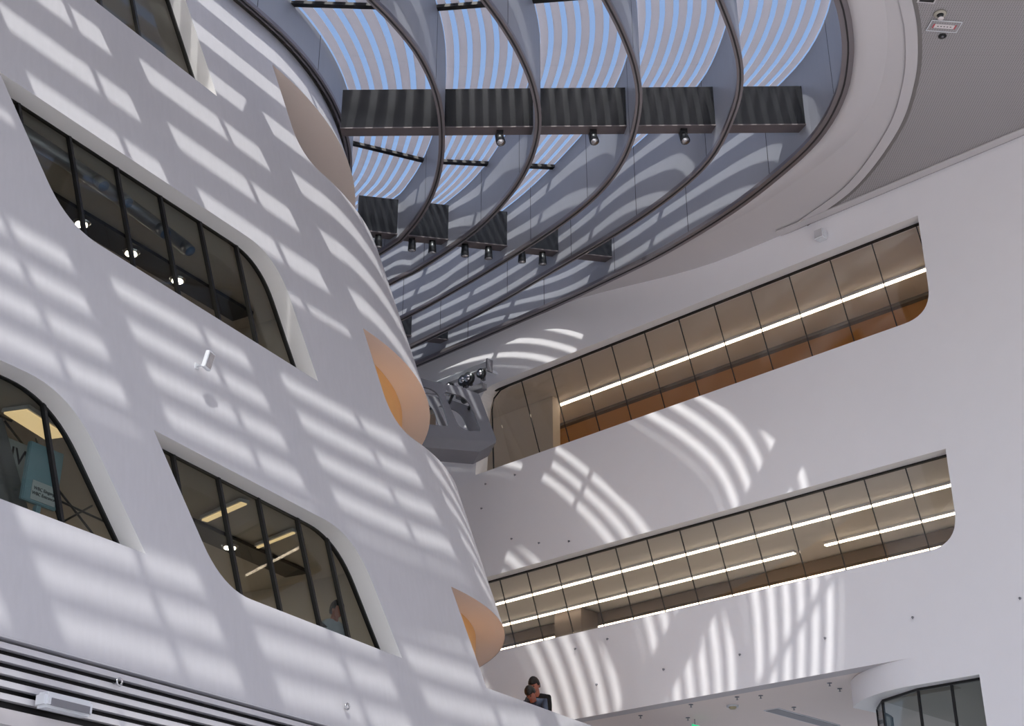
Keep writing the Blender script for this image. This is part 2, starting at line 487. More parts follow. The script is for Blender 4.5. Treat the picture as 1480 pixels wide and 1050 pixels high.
def room(nm, u0, u1, zc, depth, zf, backm, ceilm):
    def plate(n_, a, b2, mt, lab): return struct(obj(n_ + '_' + nm, *hexa([Vector(x) for x in a + b2]), mt), lab)
    t_ = .15
    plate('ceiling', [WP(u0, zc, -.28), WP(u1, zc, -.28), WP(u1, zc, -depth), WP(u0, zc, -depth)],
          [WP(u0, zc + t_, -.28), WP(u1, zc + t_, -.28), WP(u1, zc + t_, -depth), WP(u0, zc + t_, -depth)], ceilm, 'ceiling inside the %s' % nm.replace('_', ' '))
    plate('floor', [WP(u0, zf - t_, -.32), WP(u1, zf - t_, -.32), WP(u1, zf - t_, -depth), WP(u0, zf - t_, -depth)],
          [WP(u0, zf, -.32), WP(u1, zf, -.32), WP(u1, zf, -depth), WP(u0, zf, -depth)], ceilm, 'floor inside the %s' % nm.replace('_', ' '))
    bw = plate('wall_back', [WP(u0, zf, -depth), WP(u1, zf, -depth), WP(u1, zf, -depth - t_), WP(u0, zf, -depth - t_)],
          [WP(u0, zc, -depth), WP(u1, zc, -depth), WP(u1, zc, -depth - t_), WP(u0, zc, -depth - t_)], backm, 'back wall of the %s' % nm.replace('_', ' '))
    for x_, y_, q_ in ((u1, u1 - t_, 'near'), (u0, u0 + t_, 'far')):
        plate('wall_%s_end' % q_, [WP(x_, zf, -.3), WP(y_, zf, -.3), WP(y_, zf, -depth), WP(x_, zf, -depth)],
              [WP(x_, zc, -.3), WP(y_, zc, -.3), WP(y_, zc, -depth), WP(x_, zc, -depth)], backm, '%s end wall of the %s' % (q_, nm.replace('_', ' ')))
room('upper_gallery', 8, -11.5, UPZ1 + .04, 5.2, 11.2, M_RIBW, M_RIBC)
room('lower_gallery', 8, -11.5, LOZ1 + .04, 6.6, 7.34, M_RIBGW, M_RIBG)
# pale return wall at the left end of the upper gallery
struct(obj('wall_return', *hexa([WP(2.9, 11.25, -1.45), WP(.18, 11.25, -1.45), WP(.18, 11.25, -1.7), WP(2.9, 11.25, -1.7),
                         WP(2.9, 14.83, -1.45), WP(.18, 14.83, -1.45), WP(.18, 14.83, -1.7), WP(2.9, 14.83, -1.7)]), M_BEIGE), 'pale return wall at the end of the upper gallery')
# dropped bulkheads inside the galleries
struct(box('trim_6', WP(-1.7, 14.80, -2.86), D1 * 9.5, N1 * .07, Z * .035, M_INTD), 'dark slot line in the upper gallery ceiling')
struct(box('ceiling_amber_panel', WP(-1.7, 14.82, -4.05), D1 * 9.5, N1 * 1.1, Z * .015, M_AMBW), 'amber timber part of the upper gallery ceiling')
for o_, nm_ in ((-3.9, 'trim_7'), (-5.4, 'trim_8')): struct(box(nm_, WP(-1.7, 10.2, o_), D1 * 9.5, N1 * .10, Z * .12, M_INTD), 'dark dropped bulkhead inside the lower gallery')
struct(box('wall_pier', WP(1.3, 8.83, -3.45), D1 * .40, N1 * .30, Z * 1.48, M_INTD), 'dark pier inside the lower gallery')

def strip(zc, off, u0, u1, label):
    t = thing('strip_light', label, 'ceiling light', 'strip lights behind the ribbons', WP((u0 + u1) / 2, zc, off))
    def loc(o): o.matrix_parent_inverse = Matrix.Translation(-t.location); return o
    loc(box('housing', WP((u0 + u1) / 2, zc - .021, off), D1 * (u0 - u1) / 2, N1 * .055, Z * .025, M_BOXW, t))
    k = max(1, round((u0 - u1) / 2.2)); st = (u0 - u1) / k
    for i in range(k):
        c = u0 - st * (i + .5)
        loc(box('diffuser', WP(c, zc - .052, off), D1 * (st / 2 - .006), N1 * .042, Z * .012, M_STRIP, t))
strip(UPZ1 + .035, -1.87, 7.5, -10.9, 'single long warm strip light on the amber gallery ceiling')
strip(LOZ1 + .035, -1.60, 7.5, -10.9, 'warm strip light on the lower gallery ceiling, the one closest to the glass')
strip(LOZ1 + .035, -3.02, 7.5, -4.9, 'middle warm strip light of three in the lower gallery, longer piece')
strip(LOZ1 + .035, -3.02, -5.6, -10.9, 'middle warm strip light of three in the lower gallery, shorter piece')
strip(LOZ1 + .035, -4.64, 7.5, -10.9, 'warm strip light on the lower gallery ceiling, the deepest of three')

# ------------------------------------------------------------------ skylight curves (plan)
def ext(pts, start, end_len):
    """add a straight lead-in along the wall and a straight run along the tower"""
    P = [start] + list(pts)
    e = Vector(pts[-1]); h = (e - Vector(pts[-2])); h.z = 0; h.normalize(); tgt = -D3
    for i in range(4):
        h = (h * (1 - (i + 1) / 5) + tgt * (i + 1) / 5).normalized(); e = e + h * 1.2; P.append(tuple(e))
    for i in range(1, 5): P.append(tuple(e + tgt * end_len * i / 4))
    return P
def wxy(u, off): p = WP(u, 0, off); return (p.x, p.y)
CURV = [
    ([(-2.25, 30.08, 16.06), (-0.64, 28.57, 16.06), (0.92, 27.05, 16.05), (2.04, 25.53, 15.86), (3.04, 23.97, 15.62), (4.06, 22.35, 15.51), (4.78, 21.06, 15.51), (5.27, 19.87, 15.51), (5.43, 18.69, 15.51), (5.32, 17.61, 15.51), (5.1, 16.78, 15.51), (4.92, 16.31, 15.51)], .07),
    ([(-2.45, 29.26, 16.08), (-0.62, 27.34, 16.08), (0.87, 25.34, 15.97), (2.16, 23.14, 15.65), (3.06, 21.55, 15.53), (3.55, 20.43, 15.53), (3.74, 19.1, 15.53), (3.7, 18.17, 15.53), (3.48, 17.3, 15.53), (3.11, 16.33, 15.53)], .75),
    ([(-2.59, 27.88, 16.1), (-1.36, 26.57, 16.1), (0.14, 24.6, 15.99), (1.2, 22.69, 15.72), (1.77, 21.32, 15.57), (2.06, 20.14, 15.55), (2.12, 18.94, 15.55), (1.98, 18.01, 15.55), (1.72, 17.15, 15.55), (1.4, 16.35, 15.55)], 1.8),
    ([(-2.66, 26.2, 16.12), (-2.06, 25.63, 16.12), (-0.84, 23.99, 16.04), (-0.13, 22.39, 15.84), (0.28, 20.97, 15.67), (0.45, 19.67, 15.58), (0.36, 18.59, 15.57), (0.13, 17.69, 15.57), (-0.16, 16.93, 15.57), (-0.42, 16.38, 15.57)], 2.95),
    ([(-2.81, 24.99, 16.14), (-2.1, 24.01, 16.13), (-1.6, 22.67, 16.02), (-1.32, 21.26, 15.87), (-1.22, 19.77, 15.72), (-1.28, 18.69, 15.65), (-1.49, 17.74, 15.61), (-1.82, 16.96, 15.59), (-2.14, 16.4, 15.59)], 3.75),
]
FTOP = 17.26; ZLEFT = 16.75; LEFTH = .85
NS = 150
curves = []
for pts, o_ in CURV:
    curves.append(resample(crom(ext(pts, (*wxy(6.0, o_), pts[0][2]), 16)), NS))
lft = [TP(w_, ZLEFT, .12) for w_ in [10.5 - .35 * i for i in range(31)]] + [TP(-w_, ZLEFT, .12) for w_ in (2, 4, 6, 8, 10, 12, 14, 16, 18, 20)]
curves.append(resample(lft, NS))
def top(k, v): return Vector((v.x, v.y, FTOP if k < 5 else v.z + LEFTH))

def cut(pl, p0, d):
    """param index (float) where polyline crosses the line p0 + t d"""
    nx, ny = -d.y, d.x
    f = [(v.x - p0.x) * nx + (v.y - p0.y) * ny for v in pl]
    for i in range(len(pl) - 1):
        if f[i] * f[i + 1] <= 0 and f[i] != f[i + 1]: return i + f[i] / (f[i] - f[i + 1])
    return None
def at(pl, x):
    x = max(0, min(len(pl) - 1.001, x)); i = int(x); return pl[i].lerp(pl[i + 1], x - i)

skyl = thing('skylight', 'curved glazed roof of nested grey fins with striped glass above the atrium', 'skylight', None, (2, 20, HC))
def sk(o):
    o.matrix_parent_inverse = Matrix.Translation(-skyl.location); return o
for k, pl in enumerate(curves):
    pts = [tuple(v) for v in pl]
    th = .04; cw = .055 if k else .095
    fin = sk(sweep('fin' if k not in (0, 5) else 'rim_upstand', pts, [(-th, .06), (th, .06), (th, None), (-th, None)], M_FIN, skyl, False, ztop=FTOP if k < 5 else ZLEFT + LEFTH))
    e = sweep('edge_cap', pts, [(-cw, 0), (cw, 0), (cw, .075), (-cw, .075)], M_FINEDGE, fin)
    e = sweep('edge_joint', pts, [(-.014, -.010), (.014, -.010), (.014, .01), (-.014, .01)], M_FINLINE, fin)
    # vertical seams of the fin panels
    for i in range(8, NS - 4, 9):
        p = pl[i]; d_ = (pl[i + 1] - pl[i - 1]); d_.z = 0; d_.normalize(); s_ = Vector((d_.y, -d_.x, 0))
        ch = (FTOP if k < 5 else ZLEFT + LEFTH) - p.z
        v, f = hexa(obox(p + Z * (ch * .5 + .05), d_ * .006, s_ * (th + .003), Z * (ch * .5 - .04)))
        obj('panel_seam', v, f, M_FINLINE, fin)

def line(y0, ang): 
    a = math.radians(ang); return Vector((-.5, y0, 0)), Vector((math.cos(a), math.sin(a), 0))
beams = [line(y, max(-31, min(24, a))) for y, a in ((33.6, 16), (29.6, 14), (24.8, 11.8), (20.16, -.8), (15.9, -10), (11.8, -20), (7.7, -28), (3.6, -31))]
bars = [line(y, max(-31, min(24, a))) for y, a in ((31.4, 15), (27.4, 13), (23.2, 5), (18.42, -6.6), (13.8, -15), (9.7, -25), (5.6, -30))]
BEAMZ = [16.38, 16.36, 16.30, 15.93, 15.93, 15.93, 15.93, 15.93]
def crossings(k, lines): return [cut(curves[k], p, d) for p, d in lines]
BX = [crossings(k, beams) for k in range(6)]; CX = [crossings(k, bars) for k in range(6)]
for bi in range(len(beams)):
    for k in range(5):
        a, b2 = BX[k][bi], BX[k + 1][bi]
        if a is None or b2 is None: continue
        pa, pb = at(curves[k], a), at(curves[k + 1], b2)
        if k == 4: pb = pa.lerp(pb, .86 if bi == 3 else .7)
        za = zb = BEAMZ[bi]
        dd = (pb - pa); dd.z = 0; nn = Vector((-dd.y, dd.x, 0)).normalized()
        if nn.y < 0: nn = -nn
        A0 = Vector((pa.x, pa.y, za)); B0 = Vector((pb.x, pb.y, zb)); H = Z * .85; T_ = nn * .20
        sk(obj('cross_beam', *hexa([A0 + Z * .02, B0 + Z * .02, B0 + T_ + Z * .02, A0 + T_ + Z * .02, A0 + H, B0 + H, B0 + T_ + H, A0 + T_ + H]), M_BEAM, skyl))
        e = obj('beam_underside', *hexa([A0 - nn * .02, B0 - nn * .02, B0 + T_ + nn * .02, A0 + T_ + nn * .02, A0 - nn * .02 + Z * .02, B0 - nn * .02 + Z * .02, B0 + T_ + nn * .02 + Z * .02, A0 + T_ + nn * .02 + Z * .02]), M_BEAMB, skyl)
        sk(e)
for bi in range(len(bars)):
    for k in range(5):
        a, b2 = CX[k][bi], CX[k + 1][bi]
        if a is None or b2 is None: continue
        pa, pb = at(curves[k], a), at(curves[k + 1], b2)
        za, zb = top(k, pa).z - .07, top(k + 1, pb).z - .07
        dd = (pb - pa); nn = Vector((-dd.y, dd.x, 0)).normalized() * .05
        A0 = Vector((pa.x, pa.y, za)); B0 = Vector((pb.x, pb.y, zb))
        sk(obj('glazing_bar', *hexa([A0 - nn, B0 - nn, B0 + nn, A0 + nn, A0 - nn + Z * .06, B0 - nn + Z * .06, B0 + nn + Z * .06, A0 + nn + Z * .06]), M_BLACK, skyl))

# panes and frit bands between the bars / beams
NB = 7
for k in range(5):
    ca, cb = curves[k], curves[k + 1]
    ra = sorted([(x, y) for x, y in list(zip(BX[k], BX[k + 1])) + list(zip(CX[k], CX[k + 1])) if x is not None and y is not None])
    ra = [(0, 0)] + ra + [(NS - 1.01, NS - 1.01)]
    for (a0, b0), (a1, b1) in zip(ra, ra[1:]):
        n_ = max(3, int((a1 - a0) / 1.2))
        def P(s, t):
            a, b2 = at(ca, a0 + (a1 - a0) * t), at(cb, b0 + (b1 - b0) * t)
            return top(k, a).lerp(top(k + 1, b2), s)
        V = []; F = []
        for i in range(n_ + 1):
            t = i / n_
            V += [P(.02, t), P(.98, t), P(.02, t) + Z * .03, P(.98, t) + Z * .03]
        for i in range(n_):
            q = 4 * i
            F += [(q, q + 1, q + 5, q + 4), (q + 2, q + 6, q + 7, q + 3)]
        F += [(0, 2, 3, 1), (4 * n_, 4 * n_ + 1, 4 * n_ + 3, 4 * n_ + 2)]
        pane = sk(obj('roof_pane', V, F, G_SKY, skyl))
        for j in range(NB):
            s0 = (j + .20) / NB; s1 = (j + .80) / NB
            V = []; F = []
            for i in range(n_ + 1):
                t = i / n_
                V += [P(s0, t) + Z * .04, P(s1, t) + Z * .04, P(s1, t) + Z * .052, P(s0, t) + Z * .052]
            for i in range(n_):
                q = 4 * i
                for c in range(4): F.append((q + c, q + (c + 1) % 4, q + 4 + (c + 1) % 4, q + 4 + c))
            F += [(3, 2, 1, 0), (4 * n_, 4 * n_ + 1, 4 * n_ + 2, 4 * n_ + 3)]
            e = obj('frit_band', V, F, M_FRIT, pane)
            e.matrix_parent_inverse = Matrix.Translation(-skyl.location)

# ------------------------------------------------------------------ ceiling around the skylight
outer_pl = [(v.x, v.y) for v in curves[0]]
seam_pts = [(4.2, 13.2), (5.35, 14.9), (6.03, 16.31), (6.37, 17.27), (6.59, 18.32), (6.65, 19.67), (6.33, 21.4), (5.65, 22.75)]
wl = lambda u, o_=0.0: wxy(u, o_)
# parallel run of the seam beside the skylight towards the camera
e = Vector((4.2, 13.2, 0)); tail = [tuple((e - D3 * q)[:2]) for q in (15, 10, 5, 2)]
seam = [(v.x, v.y) for v in crom(tail + seam_pts)]
end_on_wall = wl(-7.0)
band_poly = seam + [end_on_wall] + [wl(-6.5 + .5 * i) for i in range(27)] + [p for p in outer_pl]
# smooth band between seam and skylight rim, lifted lip at the rim
V2, T2 = cdt(band_poly, [], ())
def band_z(a, b2):
    p = Vector((a, b2, 0)); i = min(range(NS), key=lambda k_: (curves[0][k_].xy - p.xy).length)
    if (curves[0][i].xy - p.xy).length < .02: return curves[0][i].z
    r_ = p - Vector((W0.x, W0.y, 0)); u_, o_ = r_.dot(D1), r_.dot(N1)
    t_ = max(0, min(1, (u_ + 6.0) / 5.0))
    return HC + (.55 * t_ * t_ * (3 - 2 * t_) if o_ < .3 else 0)
struct(obj('ceiling_band', [(a, b2, band_z(a, b2) + .03) for a, b2 in V2] + [(a, b2, band_z(a, b2) + .08) for a, b2 in V2], T2 + [tuple(i + len(V2) for i in reversed(t)) for t in T2], M_CEIL, None, False), 'smooth pale ceiling band hugging the skylight rim')
V = []; F = []; prof = [(-.085, .035), (-.10, -.03), (-.17, -.07), (-.30, -.055), (-.46, -.02), (-.62, .034)]
lc = [v for v in curves[0] if (v - W0).dot(N1) > .9]
for i, v in enumerate(lc):
    d_ = lc[min(i + 1, len(lc) - 1)] - lc[max(i - 1, 0)]; d_.z = 0; d_.normalize(); s_ = Vector((d_.y, -d_.x, 0))
    f_ = max(0, min(1, ((v - W0).dot(N1) - .9) / 1.6))
    for (x_, z_) in prof: V.append(v + s_ * (-.085 + (x_ + .085) * (.25 + .75 * f_)) + Z * (.036 + (z_ - .036) * f_))
for i in range(len(lc) - 1):
    for j in range(len(prof) - 1):
        q = i * len(prof) + j; F.append((q, q + 1, q + 1 + len(prof), q + len(prof)))
lip = obj('trim_1', V, F, M_CEIL, None, True)
struct(lip, 'soft raised lip of the ceiling band beside the skylight rim')
perf = seam + [end_on_wall, wl(-24), wl(-24, 30)]
V2, T2 = cdt(perf, [])
struct(obj('ceiling', [(a, b2, HC + .01) for a, b2 in V2] + [(a, b2, HC + .06) for a, b2 in V2], T2 + [tuple(i + len(V2) for i in reversed(t)) for t in T2], M_PERF), 'perforated grey acoustic ceiling')
struct(sweep('trim_2', [(x, y, HC - .004) for x, y in seam] , [(-.03, 0), (.03, 0), (.03, .012), (-.03, .012)], M_GROOVE), 'dark curved shadow joint between smooth and perforated ceiling')
struct(sweep('trim_3', [(x, y, HC - .002) for x, y in seam], [(-.22, 0), (-.035, 0), (-.035, .012), (-.22, .012)], M_CEIL), 'plain border strip of the perforated ceiling')
box_c = WP(-12.6, HC - .012, .16)
struct(box('trim_4', box_c, D1 * 5.5, N1 * .09, Z * .012, M_CEIL), 'plain border strip where the perforated ceiling meets the wall')
# closing roof over the tower and behind
tower_top = [tuple(v[:2]) for v in curves[5]]
roofp = tower_top + [(-40, -4), (-40, 40), (-6, 40)]
V2, T2 = cdt(roofp, [])
struct(obj('ceiling_tower', [(a, b2, ZLEFT + .8) for a, b2 in V2] + [(a, b2, ZLEFT + .9) for a, b2 in V2], T2 + [tuple(i + len(V2) for i in reversed(t)) for t in T2], M_CEIL), 'roof slab over the leaning tower')
# near roof (behind the camera's upper edge) closes the run of the skylight
endA = [v[-1] for v in curves]
nearp = [tuple(endA[0][:2]), tuple(endA[5][:2]), (-40, -4), (-40, -8), (20, -8), wl(-24, 30), seam[0]]
V2, T2 = cdt(nearp, [])
struct(obj('ceiling_near', [(a, b2, HC + .4) for a, b2 in V2] + [(a, b2, HC + .5) for a, b2 in V2], T2 + [tuple(i + len(V2) for i in reversed(t)) for t in T2], M_CEIL), 'roof slab at the near end of the skylight')
# ------------------------------------------------------------------ leaning tower (wall_left)
ZTOP = ZLEFT; ZBOT = 4.95
WMAX = 13.0
A_p = rounded([(-7.05, 11.88), (-1.98, 11.88), (-1.94, 10.03), (-6.62, 10.20)], [0, .62, 0, .5])
B_p = rounded([(-13.0, 7.92), (-7.42, 7.92), (-6.93, 6.32), (-12.4, 6.36)], [0, .6, 0, .5])
C_p = rounded([(-6.13, 7.94), (-2.36, 7.76), (-2.14, 6.17), (-5.72, 6.24)], [0, .62, 0, .5])
D_p = rounded([(-7.6, 16.5), (-2.15, 16.5), (-2.15, 14.26), (-7.0, 14.34)], [0, .45, 0, .5])
O1 = rounded([(-.03, 15.98), (WMAX - 1, 15.98), (WMAX - 1, 14.35), (-.10, 14.35)], [0, 0, 0, .55])
O2 = rounded([(-.0, 11.58), (WMAX - 1, 11.58), (WMAX - 1, 10.0), (-.08, 10.0)], [0, 0, 0, .55])
out = [(-24, ZTOP), (-24, ZBOT), (9.0, ZBOT), (9.0, PAR), (.03, PAR), (0, 7.63), (WMAX, 7.63), (WMAX, ZTOP)]
holes = [A_p, B_p, C_p, D_p, densify(O1, .25), densify(O2, .25)]
extra = []
for i in range(1, 52):
    for j in range(36):
        z = 7.75 + j * .25
        if z < ZTOP - .1: extra.append((i * .25, z))
outd = densify(out[4:], .25)      # dense along the rounded part only
outd = [out[0], out[1], out[2], out[3]] + densify([out[4], out[5]], .3)[:-1] + densify([out[5], out[6], out[7], (0, ZTOP)], .25)
outd = [p for i, p in enumerate(outd) if i == 0 or (Vector(p) - Vector(outd[i - 1])).length > 1e-4]
# keep only the wanted boundary: drop the closing edge samples
clean = []
for p in outd:
    if p[0] == 0 and p[1] > 7.64 and p[1] < ZTOP - 1e-6: continue
    if 0 < p[0] < 1e-3: continue
    clean.append(p)
outd = []
for p in clean:
    if not outd or (Vector(p) - Vector(outd[-1])).length > 1e-4: outd.append(p)
# densify() closes polygons, so samples between (0,ZTOP) and (0,7.63) were removed above
V2, T2 = cdt(outd, holes, [p for p in extra])
tower = sroot('wall_left', 'leaning pale tower front with slanted windows and a rounded end')
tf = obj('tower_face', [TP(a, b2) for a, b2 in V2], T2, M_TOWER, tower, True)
tfn = lambda a, b2, o_: TP(a, b2, o_)
for pl in (A_p, B_p, C_p, D_p): reveal('reveal', pl, tfn, .36, M_REVEAL, tower)
for pl in (holes[4], holes[5]): reveal('reveal', pl, tfn, .12, M_SOFFIT, tower)
# parapet: top and back, slightly thick
V = [TP(0, PAR), TP(9, PAR), TP(9, PAR, -.16), TP(0, PAR, -.16)]
obj('parapet_cap', V + [v - Z * .9 for v in V], [(0, 1, 2, 3), (4, 7, 6, 5), (2, 6, 7, 3), (1, 5, 6, 2), (0, 3, 7, 4)], M_TOWER, tower)

# balcony soffits behind the rounded openings, and warm inner walls
def soffit(z, nm, label):
    V = []; F = []
    ws = [-.02] + [i * .25 for i in range(0, 53)]
    for w_ in ws:
        V += [TP(w_, z + .004, -.006), TP(w_, z + .004, -4.4)]
    for i in range(len(ws) - 1): F.append((2 * i, 2 * i + 2, 2 * i + 3, 2 * i + 1))
    n_ = len(V)
    V2_ = V + [v + Z * .012 for v in V]
    return struct(obj(nm, V2_, F + [tuple(i + n_ for i in reversed(f)) for f in F], M_SOFFIT), label)
soffit(15.98, 'ceiling_balcony_top', 'beige soffit of the topmost rounded balcony')
soffit(11.58, 'ceiling_balcony_middle', 'beige soffit of the middle rounded balcony')
soffit(7.63, 'ceiling_balcony_low', 'beige soffit of the lowest rounded balcony')
def inner(z0, z1, nm, label):
    V = []; F = []
    ws = [-.3 + i * .25 for i in range(0, 53)]
    for w_ in ws: V += [TP(w_, z1 if w_ else z1, -.50), TP(w_, z1, -.50) - Z * (z1 - z0)]
    for i in range(len(ws) - 1): F.append((2 * i, 2 * i + 2, 2 * i + 3, 2 * i + 1))
    V += [TP(-.3, z1, -.50), TP(-.3, z1, -.50) - Z * (z1 - z0), TP(-.3, z1, -.1), TP(-.3, z1, -.1) - Z * (z1 - z0)]
    n_ = len(V); F.append((n_ - 4, n_ - 3, n_ - 1, n_ - 2))
    return struct(obj(nm, V, F, M_WARM, None, True), label)
inner(9.0, 11.58, 'wall_inner_middle', 'warm timber inner wall of the middle balcony')
inner(5.2, 7.63, 'wall_inner_low', 'warm timber inner wall of the lowest balcony')
for z, nm in ((9.2, 'middle'), (5.3, 'lowest')):
    V = []; F = []; ws = [-3 + i * .5 for i in range(0, 33)]
    for w_ in ws: V += [TP(w_, max(z, PAR + .1), -.13) - Z * (max(z, PAR + .1) - z), TP(w_, max(z, PAR + .1), -4.4) - Z * (max(z, PAR + .1) - z)]
    for i in range(len(ws) - 1): F.append((2 * i, 2 * i + 1, 2 * i + 3, 2 * i + 2))
    struct(obj('floor_balcony_' + nm, V, F, M_FLOOR), 'walkway floor of the %s rounded balcony' % nm)

def lamp_on(w_, z, label):
    P = TP(w_, z, -.17) - Z * 1.35; nrm = (TP(w_, z, 0) - TP(w_, z, -1)).normalized(); tg = Z.cross(nrm)
    t = thing('wall_lamp', label, 'lamp', None, P)
    def loc(o): o.matrix_parent_inverse = Matrix.Translation(-t.location); return o
    loc(box('back_plate', P, tg * .5, nrm * .02, Z * .05, M_BOXW, t))
    loc(box('diffuser', P - nrm * .04, tg * .48, nrm * .02, Z * .035, M_WARMLAMP, t))
lamp_on(2.2, 11.58, 'warm lamp washing the timber wall of the middle balcony')
lamp_on(2.4, 7.63, 'warm lamp washing the timber wall of the lowest balcony')

# windows of the tower
def tower_window(nm, label, poly, mull, depth=.32, slant=.19):
    root = window_root(nm, label)
    zt = max(p[1] for p in poly); zb = min(p[1] for p in poly)
    xs = sorted(mull)
    edges = [min(p[0] for p in poly) - .5] + xs + [max(p[0] for p in poly) + .5]
    def clip(pl, a, zt_, keep_right):
        out_ = []
        f = lambda p: (p[0] - (a - slant * (zt_ - p[1]))) * (1 if keep_right else -1)
        for i, p in enumerate(pl):
            q = pl[(i + 1) % len(pl)]; fp, fq = f(p), f(q)
            if fp >= 0: out_.append(p)
            if fp * fq < 0:
                t = fp / (fp - fq); out_.append((p[0] + (q[0] - p[0]) * t, p[1] + (q[1] - p[1]) * t))
        return out_
    # outline grown a little so the pane beds into the reveal
    for a, b2 in zip(edges, edges[1:]):
        pc = clip(clip(poly, a + .02, zt, True), b2 - .02, zt, False)
        if len(pc) < 3: continue
        n_ = len(pc)
        V = [TP(p[0], p[1], -depth) for p in pc] + [TP(p[0], p[1], -depth - .02) for p in pc]
        F = [tuple(range(n_)), tuple(range(2 * n_ - 1, n_ - 1, -1))] + [(i, i + n_, (i + 1) % n_ + n_, (i + 1) % n_) for i in range(n_)]
        obj('pane', V, F, G_WIN, root)
    for a in xs:
        # find the vertical extent inside the outline
        zs = [zb + (zt - zb) * i / 60 for i in range(61)]
        def ins_(x, y):
            c = False; j = len(poly) - 1
            for i in range(len(poly)):
                xi, yi = poly[i]; xj, yj = poly[j]
                if (yi > y) != (yj > y) and x < (xj - xi) * (y - yi) / (yj - yi) + xi: c = not c
                j = i
            return c
        okz = [z for z in zs if ins_(a - slant * (zt - z), z)]
        if not okz: continue
        z0, z1 = min(okz) - .02, max(okz) + .02
        c0, c1 = TP(a - slant * (zt - z0), z0, -depth + .01), TP(a - slant * (zt - z1), z1, -depth + .01)
        d, s, u = frame_of(c1 - c0, N3)
        box('mullion', (c0 + c1) / 2, d * (c1 - c0).length / 2, s * .020, u * .03, M_BLACK, root)
    # slim black perimeter frame
    V = []; F = []; n_ = len(poly)
    cx = sum(p[0] for p in poly) / n_; cz = sum(p[1] for p in poly) / n_
    for p in poly:
        v = Vector((cx - p[0], cz - p[1])); L = v.length; v = v / L * .035
        V += [TP(p[0], p[1], -depth + .03), TP(p[0] + v.x, p[1] + v.y, -depth + .03), TP(p[0] + v.x, p[1] + v.y, -depth - .03)]
    for i in range(n_):
        j = (i + 1) % n_
        F += [(3 * i, 3 * i + 1, 3 * j + 1, 3 * j), (3 * i + 1, 3 * i + 2, 3 * j + 2, 3 * j + 1)]
    obj('perimeter_frame', V, F, M_BLACK, root)
    return root
tower_window('window_7', 'long slanted tower window with six dark panes, ducts behind it', A_p, [-6.5, -5.68, -4.86, -4.05, -3.27, -2.5])
tower_window('window_8', 'slanted tower window with banner and pale blue board behind it', B_p, [-12, -11.2, -10.4, -9.5, -8.45, -7.55], slant=.17)
tower_window('window_3', 'slanted tower window with five dark panes and a person behind it', C_p, [-5.5, -4.7, -3.95, -3.16, -2.55])
tower_window('window_4', 'highest slanted tower window, only its lower corner in view', D_p, [-6.9, -6.1, -5.3, -4.5, -3.7, -2.95])

# rooms behind the tower windows
def slab(nm, z, w0, w1, o0, o1, t_, mt, label):
    c = [TP(w0, z, o0), TP(w1, z, o0), TP(w1, z, o1), TP(w0, z, o1)]
    return struct(obj(nm, *hexa(c + [v + Z * t_ for v in c]), mt), label)
for nm, z, lab in (('low', 8.05, 'lower'), ('middle', 12.05, 'middle'), ('top', 16.3, 'upper')):
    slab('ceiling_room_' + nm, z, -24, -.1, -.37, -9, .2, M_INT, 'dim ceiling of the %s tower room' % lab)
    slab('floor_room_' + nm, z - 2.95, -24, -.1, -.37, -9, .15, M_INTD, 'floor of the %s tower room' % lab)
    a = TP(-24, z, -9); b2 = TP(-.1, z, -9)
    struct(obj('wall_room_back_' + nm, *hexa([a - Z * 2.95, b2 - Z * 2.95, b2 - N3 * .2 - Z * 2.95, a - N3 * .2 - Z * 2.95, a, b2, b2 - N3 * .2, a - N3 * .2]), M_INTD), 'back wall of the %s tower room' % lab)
    a = TP(-.1, z, -.65); b2 = TP(-.1, z, -9)
    struct(obj('wall_room_end_' + nm, *hexa([a - Z * 2.95, b2 - Z * 2.95, b2 + D3 * .2 - Z * 2.95, a + D3 * .2 - Z * 2.95, a, b2, b2 + D3 * .2, a + D3 * .2]), M_INT), 'end wall of the %s tower room' % lab)

def ceil_track(z, p0, p1, lights, label):
    """black recessed channel with round downlights in a tower-room ceiling"""
    a, b2 = TP(p0[0], z, p0[1]), TP(p1[0], z, p1[1])
    t = thing('light_channel', label, 'ceiling light', 'black light channels in the tower rooms', (a + b2) / 2)
    def loc(o): o.matrix_parent_inverse = Matrix.Translation(-t.location); return o
    d = (b2 - a); s = d.cross(Z).normalized()
    loc(box('channel', (a + b2) / 2 - Z * .03, d / 2, s * .22, Z * .028, M_BLACK, t))
    for q in lights:
        c = a.lerp(b2, q) - Z * .075
        bm = bmesh.new()
        bmesh.ops.create_cone(bm, cap_ends=True, segments=20, radius1=.11, radius2=.13, depth=.03, matrix=Matrix.Translation(c))
        e = loc(bobj('lamp_ring', bm, M_CHROME, t))
        bm = bmesh.new()
        bmesh.ops.create_cone(bm, cap_ends=True, segments=20, radius1=.085, radius2=.085, depth=.012, matrix=Matrix.Translation(c - Z * .018))
        e = bobj('lamp_lens', bm, M_DOWN, e); e.matrix_parent_inverse = Matrix.Translation(-t.location)
ceil_track(12.04, (-4.9, -1.86), (-.5, -1.84), (.22, .44, .66), 'black ceiling channel with downlights crossing the duct room')
ceil_track(8.04, (-3.9, -2.12), (-.6, -2.3), (.2, .5), 'black ceiling channel with downlights behind the five-pane window')

